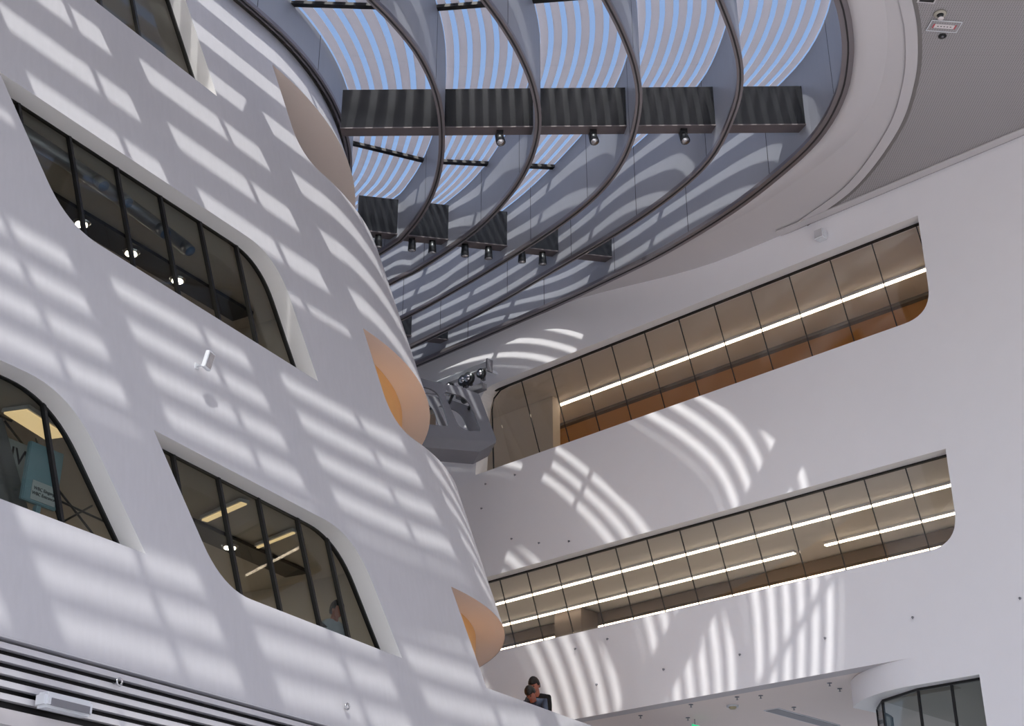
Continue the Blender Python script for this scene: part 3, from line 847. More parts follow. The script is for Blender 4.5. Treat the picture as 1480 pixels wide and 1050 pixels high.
a, b2 = WP(-9.6, 6.79, -.9), WP(-8.75, 6.79, -3.0)
t = thing('light_channel', 'black light channel with round lamps behind the corner glazing', 'ceiling light', None, (a + b2) / 2)
inv = Matrix.Translation(-t.location); d = b2 - a; s_ = d.cross(Z).normalized()
e = box('channel', (a + b2) / 2 - Z * .03, d / 2, s_ * .14, Z * .028, M_BLACK, t); e.matrix_parent_inverse = inv
for q in (.1, .35, .6, .85):
    c = a.lerp(b2, q) - Z * .065
    e = tube('lamp_ring', [c, c - Z * .02], .09, M_CHROME, t, 16); e.matrix_parent_inverse = inv
    tube('lamp_lens', [c - Z * .021, c - Z * .026], .07, M_AMBER0, e, 16)

# duct with round mouths in the middle room
dct = thing('air_duct', 'grey air duct with round mouths under the tower room ceiling', 'air duct', None, TP(-5, 11.7, -.7))
def dl(o): o.matrix_parent_inverse = Matrix.Translation(-dct.location); return o
dl(tube('duct_run', [TP(-6.2, 11.86, -.72), TP(-5.4, 11.86, -.74), TP(-4.6, 11.85, -.76), TP(-3.6, 11.84, -.86), TP(-2.9, 11.82, -.92)], .10, M_DUCT, dct, 16))
for w_, o_, z_ in ((-4.89, -.60, 11.72), (-4.44, -.62, 11.71), (-3.6, -.74, 11.70), (-3.06, -.78, 11.70)):
    c = TP(w_, z_, o_)
    ax = (N3 * .62 - Z * .72 + D3 * .1).normalized()
    e = dl(tube('duct_mouth', [c - ax * .12, c + ax * .05], [.075, .085], M_DUCT, dct, 20))
    f_ = tube('mouth_opening', [c + ax * .051, c + ax * .058], [.075, .075], M_DUCTBL, e, 20)

# lamps and added fill lamps in the tower rooms
M_AMBER = mat('amber_diffuser', (.9, .7, .4), .5, noise=.01, scale=4, emit=(1, .70, .36), estr=.85)
def wave_lamp(P0, P1, label, wid=.07, mt=None):
    t = thing('linear_lamp', label, 'ceiling light', None, (P0 + P1) / 2)
    def loc(o): o.matrix_parent_inverse = Matrix.Translation(-t.location); return o
    d = P1 - P0; s = d.cross(Z).normalized()
    loc(box('housing', (P0 + P1) / 2 + Z * .03, d / 2, s * (wid + .03), Z * .025, M_BOXW, t))
    loc(box('diffuser', (P0 + P1) / 2 - Z * .005, d * .49, s * wid, Z * .012, mt or M_STRIP, t))
wave_lamp(TP(-3.34, 7.97, -1.75), TP(-3.6, 7.97, -.80), 'warm linear lamp near the sharp corner of the five-pane window', .045, M_AMBER)
wave_lamp(TP(-2.05, 7.97, -1.9), TP(-2.3, 7.97, -1.0), 'thin warm linear lamp deeper behind the five-pane window', .02, M_AMBER)
wave_lamp(TP(-7.3, 7.97, -1.0), TP(-6.5, 7.97, -1.2), 'broad warm ceiling lamp above the banner room', .15, M_AMBER)
M_FILL = mat('fill_lamp_diffuser', (.9, .87, .8), .5, noise=.01, scale=4, emit=(1, .86, .68), estr=16)  # for three lamps out of view, added only to brighten the rooms
wave_lamp(TP(-7.5, 11.97, -4.6), TP(-1.0, 11.97, -4.6), 'added unseen fill lamp deep in the duct room', .18, M_FILL)
wave_lamp(TP(-9.5, 7.97, -4.6), TP(-1.0, 7.97, -4.6), 'added unseen fill lamp deep in the lower tower room', .18, M_FILL)
wave_lamp(TP(-7.5, 16.22, -4.6), TP(-1.0, 16.22, -4.6), 'added unseen fill lamp deep in the upper tower room', .18, M_FILL)

# banner, blue board and stand in the lower left room
t = thing('banner', 'hanging grey cloth banner behind the tower glass', 'banner', None, TP(-7.9, 6.4, -1.0))
V = []; F = []
for i in range(13):
    for j in range(9):
        V.append(TP(-8.15 + i * .05, 7.80 - j * .2, -1.0 + .03 * math.sin(i * 1.1 + j * .2)))
for i in range(12):
    for j in range(8): q = i * 9 + j; F.append((q, q + 9, q + 10, q + 1))
e = obj('cloth', V, F, M_CLOTH, t, True); e.matrix_parent_inverse = Matrix.Translation(-t.location)
e = tube('rod', [TP(-8.2, 7.82, -1.0), TP(-7.4, 7.82, -1.0)], .018, M_DARKST, t); e.matrix_parent_inverse = Matrix.Translation(-t.location)
t = thing('display_board', 'pale blue display board on a post with a white notice', 'sign board', None, TP(-7.5, 5.25, -.7))
def loc(o): o.matrix_parent_inverse = Matrix.Translation(-t.location); return o
c = TP(-7.48, 7.12, -.7)
loc(box('board', c, D3 * .24, N3 * .03, Z * .34, M_BLUEB, t, .01))
nb = loc(box('notice', c + N3 * .036 - Z * .20 + D3 * .03, D3 * .17, N3 * .004, Z * .11, M_PAPER, t))
loc(box('post', c - Z * .95, D3 * .03, N3 * .03, Z * .6, M_BLUEB, t))
def text(name, body, loc_, xdir, ydir, size, mt, parent=None, inv=None, ext_=.002, align='CENTER'):
    cu = bpy.data.curves.new(name, 'FONT'); cu.body = body; cu.size = size; cu.extrude = ext_
    cu.align_x = align; cu.align_y = 'CENTER'
    to = bpy.data.objects.new(name + '_tmp', cu); COL.objects.link(to)
    me = bpy.data.meshes.new_from_object(to, depsgraph=bpy.context.evaluated_depsgraph_get())
    COL.objects.unlink(to); bpy.data.objects.remove(to)
    x = Vector(xdir).normalized(); y = Vector(ydir).normalized(); z = x.cross(y)
    M_ = Matrix((x, y, z)).transposed().to_4x4(); M_.translation = Vector(loc_)
    me.transform(M_); me.materials.clear(); me.materials.append(mt)
    o = bpy.data.objects.new(name, me); COL.objects.link(o)
    if parent:
        o.parent = parent
        if inv is not None: o.matrix_parent_inverse = inv
    return o
inv = Matrix.Translation(-t.location)
text('notice_line', 'WBC Eingang', c + N3 * .042 - Z * .175 + D3 * .03, D3, Z, .052, M_INK, nb, inv)
text('notice_line', 'WBC Entrance', c + N3 * .042 - Z * .235 + D3 * .03, D3, Z, .052, M_INK, nb, inv)
t = thing('poster', 'white poster with large dark letters beside the blue board', 'poster', None, TP(-7.5, 6.2, -1.1))
inv = Matrix.Translation(-t.location)
c = TP(-7.42, 7.35, -1.1)
e = box('sheet', c, D3 * .22, N3 * .01, Z * .26, M_PAPER, t); e.matrix_parent_inverse = inv
text('lettering', 'UW', c + N3 * .014 + Z * .08, D3, Z, .27, M_INK, t, inv)
t = thing('display_stand', 'thin crossed-bar display stand behind the blue board', 'display stand', None, TP(-6.7, 5.25, -1.3))
inv = Matrix.Translation(-t.location)
for a, b2 in (((-7.2, 7.95), (-6.1, 6.8)), ((-6.1, 7.3), (-7.1, 6.7)), ((-6.75, 7.9), (-6.75, 6.6)), ((-7.4, 7.25), (-5.9, 7.15))):
    e = tube('bar', [TP(a[0], a[1], -1.3), TP(b2[0], b2[1], -1.3)], .014, M_DARKST, t, 6); e.matrix_parent_inverse = inv

# ------------------------------------------------------------------ grille at the foot of the tower
gr = thing('louvre_grille', 'horizontal pale slats with dark gaps at the foot of the tower', 'grille', None, TP(-8, ZBOT - .7, 0))
def gl(o): o.matrix_parent_inverse = Matrix.Translation(-gr.location); return o
def GP(w_, z, off=0): return tbase(ZBOT) + D3 * w_ + N3 * off + Z * (z - ZBOT)
for i in range(5):
    z = ZBOT - .085 - i * .115
    c = [GP(-24, z - .028, -.03), GP(9, z - .028, -.03), GP(9, z - .02, -.14), GP(-24, z - .02, -.14)]
    gl(obj('slat', *hexa(c + [v + Z * .056 for v in c]), M_SLATW, gr))
gl(obj('backing', *hexa([GP(-24, ZBOT - .66, -.16), GP(9, ZBOT - .66, -.16), GP(9, ZBOT - .66, -.2), GP(-24, ZBOT - .66, -.2),
                         GP(-24, ZBOT, -.16), GP(9, ZBOT, -.16), GP(9, ZBOT, -.2), GP(-24, ZBOT, -.2)]), M_BLACK, gr))
c = [GP(-24, ZBOT - .80, 0), GP(9, ZBOT - .80, 0), GP(9, ZBOT - .80, -7), GP(-24, ZBOT - .80, -7)]
struct(obj('ceiling_under_tower', *hexa(c + [v + Z * .14 for v in c]), M_CEIL), 'pale soffit under the tower below the grille')
c = [GP(-24, ZBOT - .02, -.001), GP(9, ZBOT - .02, -.001), GP(9, ZBOT - .02, -.2), GP(-24, ZBOT - .02, -.2)]
obj('lower_lip', *hexa(c + [v + Z * .02 for v in c]), M_TOWER, tower)

# ------------------------------------------------------------------ small fixtures
def ring_eye(P, label):
    t = thing('eyelet', label, 'bracket', 'ring eyelets on the grille', P)
    inv = Matrix.Translation(-P)
    bm = bmesh.new()
    for k in range(24):
        pass
    pts = [P + (D3 * math.cos(a) + Z * math.sin(a)) * .035 + N3 * .05 for a in [2 * math.pi * k / 16 for k in range(17)]]
    tube_bm(bm, pts, .012, 8, False)
    e = bobj('ring', bm, M_CHROME, t, True); e.matrix_parent_inverse = inv
    e = tube('stem', [P - N3 * .04, P + N3 * .05 - Z * .03], .01, M_CHROME, t, 8); e.matrix_parent_inverse = inv
ring_eye(GP(-7.9, ZBOT - .17, .01), 'small steel ring eyelet on the grille near the boxed lamp')
ring_eye(TP(-3.95, 5.23, .0), 'small steel ring eyelet on the pale render further along')
P = GP(-8.6, ZBOT - .53, .10)
t = thing('boxed_lamp', 'pale boxed floodlight mounted on the bottom slat of the grille', 'lamp', None, P); inv = Matrix.Translation(-P)
e = box('casing', P, D3 * .30, N3 * .09, Z * .075, M_BOXW, t, .03); e.matrix_parent_inverse = inv
e = box('front_lens', P + N3 * .092 - Z * .02, D3 * .24, N3 * .005, Z * .035, M_STEEL, t); e.matrix_parent_inverse = inv
e = box('bracket', P - N3 * .11, D3 * .05, N3 * .02, Z * .03, M_STEEL, t); e.matrix_parent_inverse = inv

P = TP(-4.87, 9.16, 0)
t = thing('arm_spotlight', 'small square white floodlight on a short arm on the tower face', 'lamp', None, P); inv = Matrix.Translation(-P)
c = P + N3 * .20 + Z * .03
e = tube('arm', [P, P + N3 * .10 - Z * .01, c], .012, M_BOXW, t, 8); e.matrix_parent_inverse = inv
e = box('wall_plate', P + N3 * .008, D3 * .03, N3 * .008, Z * .04, M_BOXW, t); e.matrix_parent_inverse = inv
ax = (Vector((1, -.35, -.25))).normalized(); sx = ax.cross(Z).normalized(); ux = sx.cross(ax)
e = box('lamp_frame', c, sx * .075, ux * .115, ax * .03, M_BOXW, t, .006); e.matrix_parent_inverse = inv
e2 = box('lamp_face', c + ax * .031, sx * .058, ux * .095, ax * .003, M_CHROME, e); e2.matrix_parent_inverse = inv

P = WP(-7.97, 15.13, 0)
t = thing('wall_speaker', 'small pale grey box fixed high on the wall above the upper ribbon', 'speaker', None, P); inv = Matrix.Translation(-P)
e = box('casing', P + N1 * .10, D1 * .10, N1 * .09, Z * .10, M_BOXW, t, .02); e.matrix_parent_inverse = inv
e = box('bracket', P + N1 * .005, D1 * .05, N1 * .012, Z * .05, M_STEEL, t); e.matrix_parent_inverse = inv
e = box('grille_face', P + N1 * .192, D1 * .08, N1 * .004, Z * .08, M_SLATW, t); e.matrix_parent_inverse = inv

# sprinkler heads / anchors on the wall
anch = [(-8.8, 7.63, 'near the curved corner'), (-7.16, 7.58, ''), (-5.43, 7.59, ''), (-3.74, 7.6, ''), (-2.13, 7.57, ''), (-10.61, 7.59, ''),
        (0.0, 12.42, ''), (0.88, 12.44, ''), (-.68, 10.73, ''), (-1.5, 10.58, ''), (-1.61, 8.35, ''), (-2.43, 8.4, ''), (1.0, 11.9, ''), (.1, 11.0, '')]
proto = None
for u, z, _ in anch:
    P = WP(u, z, 0)
    if proto is None:
        bm = bmesh.new()
        tube_bm(bm, [(0, 0, 0), (0, -.05, 0)], .02, 8)
        tube_bm(bm, [(0, -.05, 0), (.01, -.06, -.045)], [.026, .014], 8)
        bmesh.ops.recalc_face_normals(bm, faces=bm.faces)
        o = bobj('wall_anchor', bm, M_STEEL, None, True); proto = o
    else:
        o = proto.copy(); COL.objects.link(o)
    o.matrix_world = Matrix.Translation(P) @ Matrix((D1 * -1, N1 * -1, Z)).transposed().to_4x4() @ Matrix.Scale(.7, 4)
    tag(o, 'tiny dark metal anchor stud on the white wall, ' + ('in the row under the lower ribbon' if z < 7.7 else 'close under the lower ribbon' if z < 9 else 'just above the lower ribbon' if z < 11.5 else 'just under the upper ribbon'), 'anchor', 'anchor studs on the white wall')

# fixtures in the recessed ceiling
proto = None
for u, off in ((-4.89, -.6), (-3.14, -1.48), (-5.27, -.79), (-6.70, -.77), (-6.60, -1.27), (-5.15, -2.06), (-2.6, -.7), (-3.9, -.55)):
    P = WP(u, 7.02, off)
    if proto is None:
        bm = bmesh.new()
        tube_bm(bm, [(0, 0, 0), (0, 0, -.012)], .042, 12); tube_bm(bm, [(0, 0, -.012), (0, 0, -.05)], .009, 8); tube_bm(bm, [(0, 0, -.05), (0, 0, -.056)], .022, 10)
        bmesh.ops.recalc_face_normals(bm, faces=bm.faces)
        o = bobj('ceiling_sprinkler', bm, M_STEEL); proto = o
    else:
        o = proto.copy(); COL.objects.link(o)
    o.location = P
    tag(o, 'small sprinkler head under the recessed ceiling, ' + ('close to the curved corner' if u < -6 else 'beside the dark air slot' if off < -1.8 else 'near the green exit sign' if u > -3.3 else 'near the edge of the white wall'), 'sprinkler', 'sprinklers of the recessed ceiling')
P = WP(-4.41, 7.02, -1.15)
t = thing('smoke_detector', 'round smoke detector with dangling yellowish cap on the recessed ceiling', 'smoke detector', None, P); inv = Matrix.Translation(-P)
e = tube('base', [P, P - Z * .03], .11, M_BOXW, t, 20); e.matrix_parent_inverse = inv
e = tube('head', [P - Z * .03, P - Z * .07], [.075, .05], mat('aged_plastic', (.5, .45, .3), .5, noise=.04, scale=9), t, 16); e.matrix_parent_inverse = inv
P = WP(-3.14, 7.02, -1.7)
t = thing('exit_sign', 'small hanging green emergency exit sign under the recessed ceiling', 'exit sign', None, P); inv = Matrix.Translation(-P)
e = tube('rod', [P, P - Z * .10], .012, M_CHROME, t, 8); e.matrix_parent_inverse = inv
e = box('housing', P - Z * .17, N1 * .13, D1 * .015, Z * .07, M_BOXW, t); e.matrix_parent_inverse = inv
e2 = box('green_face', P - Z * .17 - D1 * .017, N1 * .12, D1 * .003, Z * .06, M_GREEN, e); e2.matrix_parent_inverse = inv
P = WP(-4.75, 7.02, -3.0)
t = thing('ceiling_slot', 'dark linear air slot in the recessed ceiling', 'air vent', None, P); inv = Matrix.Translation(-P)
e = box('slot_frame', P - Z * .008, N1 * 1.1, D1 * .16, Z * .008, M_BOXW, t); e.matrix_parent_inverse = inv
e = box('slot_grille', P - Z * .018, N1 * 1.08, D1 * .13, Z * .004, M_STEEL, t); e.matrix_parent_inverse = inv

# fixtures on the perforated ceiling
P = Vector((6.50, 16.62, HC))
t = thing('sprinkler_dome', 'beige dome sprinkler on the perforated ceiling beside the small plate', 'sprinkler', None, P); inv = Matrix.Translation(-P)
e = tube('collar', [P, P - Z * .025], [.10, .085], mat('beige_plastic', (.45, .42, .36), .5, noise=.03, scale=9), t, 20); e.matrix_parent_inverse = inv
e = tube('body', [P - Z * .025, P - Z * .075], [.055, .03], M_DARKST, t, 12); e.matrix_parent_inverse = inv
e = tube('deflector', [P - Z * .085, P - Z * .095], .045, M_SIGN, t, 12); e.matrix_parent_inverse = inv
P = Vector((6.64, 16.9, HC - .002))
t = thing('hatch_plate', 'square access hatch with a red-edged white strip label', 'access hatch', None, P); inv = Matrix.Translation(-P)
ex = Vector((.97, .10, 0)).normalized(); ey = Vector((-ex.y, ex.x, 0))
e = box('hatch_panel', P - Z * .004, ex * .24, ey * .12, Z * .004, M_PERF, t); e.matrix_parent_inverse = inv
for s_, a_, b_ in ((1, ex, ey), (-1, ex, ey)):
    e = box('hatch_rim', P + a_ * s_ * .24 - Z * .007, a_ * .006, b_ * .12, Z * .006, M_BOXW, t); e.matrix_parent_inverse = inv
    e = box('hatch_rim', P + b_ * s_ * .12 - Z * .007, b_ * .006, a_ * .24, Z * .006, M_BOXW, t); e.matrix_parent_inverse = inv
e = box('strip_label', P - Z * .011, ex * .17, ey * .042, Z * .003, M_SIGN, t); e.matrix_parent_inverse = inv
for s_ in (-1, 1):
    e2 = box('red_end', P + ex * .17 * s_ - Z * .013, ex * .012, ey * .045, Z * .003, M_RED, e); e2.matrix_parent_inverse = inv
for i in range(5):
    e2 = box('print_mark', P + ex * (-.10 + .05 * i) - Z * .0148, ex * .012, ey * .008, Z * .0006, M_INK, e); e2.matrix_parent_inverse = inv
P = Vector((6.68, 17.14, HC))
t = thing('round_vent', 'small black round outlet on the perforated ceiling', 'vent', None, P); inv = Matrix.Translation(-P)
e = tube('outlet_ring', [P, P - Z * .012], .062, M_BLACK, t, 20); e.matrix_parent_inverse = inv
e = tube('outlet_core', [P - Z * .012, P - Z * .018], .02, M_STEEL, t, 12); e.matrix_parent_inverse = inv
P = Vector((6.22, 16.22, HC))
t = thing('square_downlight', 'black square recessed downlight at the edge of the perforated ceiling', 'ceiling light', None, P); inv = Matrix.Translation(-P)
e = box('trim_frame', P - Z * .008, ex * .14, ey * .14, Z * .008, M_CEIL, t); e.matrix_parent_inverse = inv
e = box('dark_aperture', P - Z * .018, ex * .11, ey * .11, Z * .003, M_BLACK, t); e.matrix_parent_inverse = inv

# spotlights under the cross beams
def spot(P, aim, label, group):
    t = thing('spotlight', label, 'spotlight', group, P); inv = Matrix.Translation(-P)
    e = box('yoke', P - Z * .06, Vector((.06, 0, 0)), Vector((0, .04, 0)), Z * .06, M_BLACK, t); e.matrix_parent_inverse = inv
    a = Vector(aim).normalized(); c = P - Z * .17
    e = tube('lamp_body', [c - a * .12, c + a * .10], [.075, .085], M_DARKST, t, 14); e.matrix_parent_inverse = inv
    e2 = tube('lamp_front', [c + a * .101, c + a * .108], [.07, .07], M_CHROME, e, 14); e2.matrix_parent_inverse = inv
for bi, fr, grp, lab in ((3, (.62,), 'spotlights under the long dark cross beam', 'black spotlight under the long cross beam'),
                         (2, (.35, .75), 'spotlights under the deeper cross beam', 'black spotlight under the deeper cross beam')):
    for k in range(1, 5):
        a, b2 = BX[k][bi], BX[k + 1][bi]
        if a is None or b2 is None or (k == 4 and bi == 3): continue
        pa, pb = at(curves[k], a), at(curves[k + 1], b2)
        for q in fr:
            p = pa.lerp(pb, 1 - q if bi == 3 else q)
            spot(Vector((p.x, p.y + .10, BEAMZ[bi] - .001)), (.15, -.35, -.9) if bi == 3 else (0, .1, -1), lab + ', ' + ('', 'second', 'third', 'fourth', 'fifth')[k] + ' bay from the outer rim', grp)

# ------------------------------------------------------------------ maintenance gantry by the upper ribbon
g = thing('maintenance_gantry', 'grey steel gantry cradle with rounded cut-outs hung from a short rail', 'gantry', None, WP(1.6, 13.0, .9))
ginv = Matrix.Translation(-g.location)
def ga(o): o.matrix_parent_inverse = ginv; return o
GX = (Vector((1, .22, 0))).normalized(); GY = Vector((-.22, 1, 0)).normalized()
def gpt(x, z, y=0): return GORG + GX * x + Z * z + GY * y
GORG = Vector((-.634, 27.2, 12.86))
side = rounded([(-2.4, 0), (.34, 0), (-.08, 1.12), (-.5, 1.24), (-2.4, 1.5)], [0, .14, .05, 0, 0])
cut1 = rounded([(-.48, .24), (-.02, .24), (-.34, 1.02), (-.86, 1.10)], [.22, .07, .26, .10])
cut2 = rounded([(-1.6, .30), (-.72, .30), (-.98, 1.12), (-1.9, 1.25)], [.15, .07, .26, .15])
def plate(nm, y0, th):
    V2, T2 = cdt(side, [cut1, cut2])
    n_ = len(V2)
    V = [gpt(a, b2, y0) for a, b2 in V2] + [gpt(a, b2, y0 + th) for a, b2 in V2]
    F = list(T2) + [tuple(i + n_ for i in reversed(t)) for t in T2]
    m_ = len(V)
    for pl in (side, cut1, cut2):
        s0 = len(V)
        for (a, b2) in pl: V += [gpt(a, b2, y0), gpt(a, b2, y0 + th)]
        for i in range(len(pl)):
            j = (i + 1) % len(pl); F.append((s0 + 2 * i, s0 + 2 * j, s0 + 2 * j + 1, s0 + 2 * i + 1))
    return ga(obj(nm, V, F, M_STEEL, g))
plate('side_plate', 0, .06); plate('side_plate', .75, .06)
ga(obj('floor_tray', *hexa([gpt(-2.4, -.22, .02), gpt(-.05, -.22, .02), gpt(-.05, -.22, .75), gpt(-2.4, -.22, .75), gpt(-2.4, .02, -.004), gpt(.30, .02, -.004), gpt(.30, .02, .81), gpt(-2.4, .02, .81)]), M_STEEL, g))
for x, z in ((-.6, 1.18), (-.16, 1.08), (.14, .35), (-1.5, 1.32)):
    ga(tube('spacer_bar', [gpt(x, z, .05), gpt(x, z, .78)], .035, M_DARKST, g, 8))
RD = -D1                                   # the rail runs along the wall
rc = Vector((-.95, 28.2, 14.98))
ra_, rb_ = rc - RD * 1.25, rc + RD * .58
rd = rb_ - ra_
rl = thing('gantry_rail', 'short pale steel rail fixed to the wall above the gantry', 'rail', None, (ra_ + rb_) / 2); rinv = Matrix.Translation(-rl.location)
ga_d, ga_s, ga_u = frame_of(rd)
for nm, o_, hs, hu in (('rail_web', 0, .012, .07), ('rail_flange', .07, .06, .010), ('rail_flange', -.07, .06, .010)):
    e = box(nm, (ra_ + rb_) / 2 + ga_u * o_, rd / 2, ga_s * hs, ga_u * hu, M_BOXW, rl); e.matrix_parent_inverse = rinv
e = box('end_stop', rb_ + ga_d * .03 - Z * .04, ga_d * .02, ga_s * .09, ga_u * .15, M_STEEL, rl); e.matrix_parent_inverse = rinv
for q in (.25, .85):
    p = ra_ + rd * q + Z * .05; L_ = (p - W0).dot(N1)
    e = box('rail_bracket', p - N1 * (L_ / 2), D1 * .03, N1 * (L_ / 2), Z * .03, M_BOXW, rl); e.matrix_parent_inverse = rinv
ga(box('top_beam', rc - Z * .50 + RD * .05, RD * .42, N1 * .08, Z * .075, M_STEEL, g, .01))
for q, r in ((-.62, .09), (-.18, .13), (-.02, .15), (.38, .11)):
    c = rc + RD * q - Z * .17 + N1 * .02
    e = ga(tube('trolley_wheel', [c - N1 * .05, c + N1 * .05], r, M_DARKST, g, 20))
    tube('wheel_hub', [c - N1 * .08, c + N1 * .08], r * .55, M_CHROME, e, 12)
    ga(box('trolley_bracket', c - Z * .02 - N1 * .09, RD * .035, N1 * .02, Z * .12, M_STEEL, g))
    ga(tube('hanger', [c - Z * .05, c - Z * .38], .018, M_CHROME, g, 8))
ga(tube('drive_motor', [rc - Z * .64 - RD * .2, rc - Z * .62 + RD * .2], .085, M_DARKST, g, 14))
ga(tube('hanger', [rc - Z * .55, gpt(-.4, 1.2, .4)], .03, M_DARKST, g, 8))
ga(tube('tie_rod', [gpt(-1.9, 1.2, .4), rc - Z * .4 - RD * .6], .012, M_CHROME, g, 6))

# ------------------------------------------------------------------ people
def skin_chain(bm_name, nodes, links, mt, parent, sub=2, root=0):
    me = bpy.data.meshes.new(bm_name)
    me.from_pydata([tuple(n_[0]) for n_ in nodes], links, [])
    o = bpy.data.objects.new(bm_name, me); COL.objects.link(o)
    o.modifiers.new('s', 'SKIN')
    for i, n_ in enumerate(nodes):
        sv = me.skin_vertices[0].data[i]; r = n_[1]
        sv.radius = r if isinstance(r, tuple) else (r, r); sv.use_root = (i == root)
    ss = o.modifiers.new('d', 'SUBSURF'); ss.levels = sub; ss.render_levels = sub
    dg = bpy.context.evaluated_depsgraph_get()
    m2 = bpy.data.meshes.new_from_object(o.evaluated_get(dg), depsgraph=dg)
    bpy.data.objects.remove(o)
    m2.materials.clear(); m2.materials.append(mt)
    m2.polygons.foreach_set('use_smooth', [True] * len(m2.polygons))
    r = bpy.data.objects.new(bm_name, m2); COL.objects.link(r)
    if parent: r.parent = parent
    return r

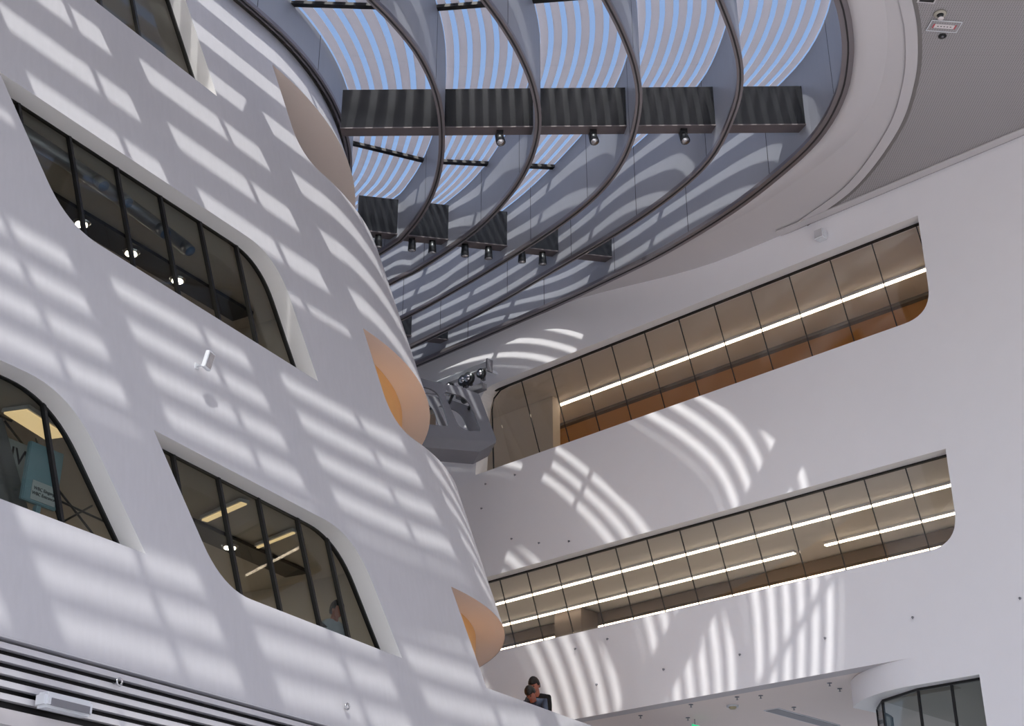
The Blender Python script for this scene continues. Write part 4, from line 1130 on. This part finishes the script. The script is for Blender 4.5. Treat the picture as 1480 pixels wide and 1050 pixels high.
def person(label, loc_, fwd, cloth, trouser, lean, headtilt, scale=1.0, grp=None, sleeve=True):
    """standing figure; local frame: +x forward, +y left, +z up; leaning forward at the hips"""
    root = thing('person', label, 'person', grp, loc_)
    f = Vector(fwd).normalized(); s = Z.cross(f)
    root.matrix_world = Matrix.Translation(Vector(loc_)) @ Matrix((f, s, Z)).transposed().to_4x4() @ Matrix.Scale(scale, 4)
    hip = Vector((0, 0, .92)); L = math.radians(lean)
    def T(x, y, z):  # torso point: z above hip, leaned
        return hip + Vector((x * math.cos(L) + z * math.sin(L), y, z * math.cos(L) - x * math.sin(L)))
    nk = T(0, 0, .56); 
    body = [(hip, (.16, .13)), (T(.01, 0, .16), (.14, .11)), (T(.015, 0, .34), (.165, .12)), (T(0, 0, .47), (.15, .10)), (T(.01, 0, .56), (.06, .06)),
            (T(0, .17, .47), (.065, .065)), (T(0, -.17, .47), (.065, .065))]
    links = [(0, 1), (1, 2), (2, 3), (3, 4), (3, 5), (3, 6)]
    for sg, base in ((1, 5), (-1, 6)):
        sh = body[base][0]; el = sh + Vector((.10, .06 * sg, -.27)); wr = el + Vector((.23, -.04 * sg, -.02))
        i = len(body); body += [(el, .046), (wr, .036)]; links += [(base, i), (i, i + 1)]
    skin_chain('jacket', body, links, cloth, root)
    legs = [(hip - Z * .02, (.15, .12))]
    ll = []
    for sg in (1, -1):
        i = len(legs)
        legs += [(Vector((0, .09 * sg, .82)), .085), (Vector((.02, .095 * sg, .47)), .06), (Vector((-.01, .10 * sg, .09)), .045), (Vector((.13, .11 * sg, .04)), (.045, .035))]
        ll += [(0, i), (i, i + 1), (i + 1, i + 2), (i + 2, i + 3)]
    skin_chain('trousers', legs, ll, trouser, root)
    # hands with fingers
    for sg, base in ((1, 8), (-1, 10)):
        wr = body[base][0]
        palm = wr + Vector((.075, 0, -.005))
        nodes = [(wr - Vector((.02, 0, 0)), .028), (palm, (.036, .018))]; lk = [(0, 1)]
        for k, (yy, ln) in enumerate(((-.03, .062), (-.01, .078), (.012, .074), (.032, .058))):
            b_ = palm + Vector((.02, yy, 0)); i = len(nodes)
            nodes += [(b_, .011), (b_ + Vector((ln * .55, 0, -.006)), .009), (b_ + Vector((ln, 0, -.028)), .0075)]
            lk += [(1, i), (i, i + 1), (i + 1, i + 2)]
        i = len(nodes); b_ = palm + Vector((-.02, -.034 * sg, 0))
        nodes += [(b_, .012), (b_ + Vector((.03, -.03 * sg, -.004)), .010), (b_ + Vector((.06, -.036 * sg, -.014)), .008)]; lk += [(1, i), (i, i + 1), (i + 1, i + 2)]
        skin_chain('hand', nodes, lk, M_SKIN, root, 1)
    # head: shaped sphere with face
    ht = math.radians(headtilt)
    hc = nk + Vector((math.sin(ht) * .13, 0, math.cos(ht) * .13)) + Vector((.03, 0, 0))
    Rh = Matrix.Rotation(ht, 3, 'Y')
    bm = bmesh.new(); bmesh.ops.create_uvsphere(bm, u_segments=28, v_segments=20, radius=1)
    for v in bm.verts:
        x, y, z = v.co
        rx, ry, rz = .098, .076, .118
        q = Vector((x * rx, y * ry, z * rz))
        if z < -.2: q.x += .012 * (-z); q.y *= 1 - .28 * (-z - .2)         # jaw narrows
        if x > .2 and -.75 < z < .25: q.x -= .004
        if x > .7 and abs(y) < .28: q.x += .020 * max(0, 1 - abs(z + .12) / .28) * (1 - abs(y) / .28)   # nose
        if x > .6 and .05 < z < .25 and .2 < abs(y) < .6: q.x -= .006       # eye sockets
        if x > .7 and -.85 < z < -.6: q.x += .006                            # chin
        v.co = hc + Rh @ q
    hd = bobj('head', bm, M_SKIN, root, True)
    neck = tube('neck', [nk - Vector((0, 0, .05)), hc - Rh @ Vector((.02, 0, .07))], [.056, .05], M_SKIN, root, 14)
    for sg in (1, -1):
        bm = bmesh.new(); bmesh.ops.create_uvsphere(bm, u_segments=10, v_segments=8, radius=1)
        for v in bm.verts: v.co = hc + Rh @ (Vector((-.005, .076 * sg, -.012)) + Vector((v.co.x * .020, v.co.y * .010, v.co.z * .032)))
        bobj('ear', bm, M_SKIN, hd, True)
        bm = bmesh.new(); bmesh.ops.create_uvsphere(bm, u_segments=10, v_segments=8, radius=1)
        for v in bm.verts: v.co = hc + Rh @ (Vector((.086, .032 * sg, .018)) + v.co * .0115)
        bobj('eye', bm, M_EYE, hd, True)
    bm = bmesh.new(); bmesh.ops.create_uvsphere(bm, u_segments=12, v_segments=6, radius=1)
    for v in bm.verts: v.co = hc + Rh @ (Vector((.095, 0, -.062)) + Vector((v.co.x * .008, v.co.y * .024, v.co.z * .007)))
    bobj('mouth', bm, M_LIP, hd, True)
    # hair cap
    bm = bmesh.new(); bmesh.ops.create_uvsphere(bm, u_segments=28, v_segments=18, radius=1)
    rr = random.Random(3)
    for v in list(bm.verts):
        x, y, z = v.co
        lim = .28 if x > .25 else (-.15 if x > -.3 else -.55)
        if z < lim: v.co = Vector((x * .8, y * .8, lim * .95 + (z - lim) * .05)); x, y, z = v.co
        k = 1 + rr.uniform(-.025, .03)
        v.co = hc + Rh @ Vector((x * .112 * k - .006, y * .09 * k, z * .135 * k + .004))
    bobj('hair', bm, M_HAIR, root, True)
    return root
FL = 5.27
pf = TP(2.60, PAR, -.50); pf.z = FL
person('person in a navy jacket bending forward over the white parapet', pf, -D3 + N3 * .15, M_NAVY, M_JEAN, 56, 62, .97)
pb = TP(3.50, PAR, -1.0); pb.z = FL
person('person in black clothes standing behind the one in navy at the parapet', pb, -D3 + N3 * .1, M_BLKC, M_JEAN, 30, 35, 1.09)
pw = TP(-2.35, 6.6, -.9); pw.z = 8.05 - 2.95 + .15
pr = person('dark-haired person in a pale top behind the five-pane tower window', pw, N3, M_PALEC, M_JEAN, 6, 8, 1.02)

# sub-parts share their part's coordinates
for o in bpy.data.objects:
    if o.parent and o.parent.type == 'MESH': o.matrix_parent_inverse = Matrix.Identity(4)
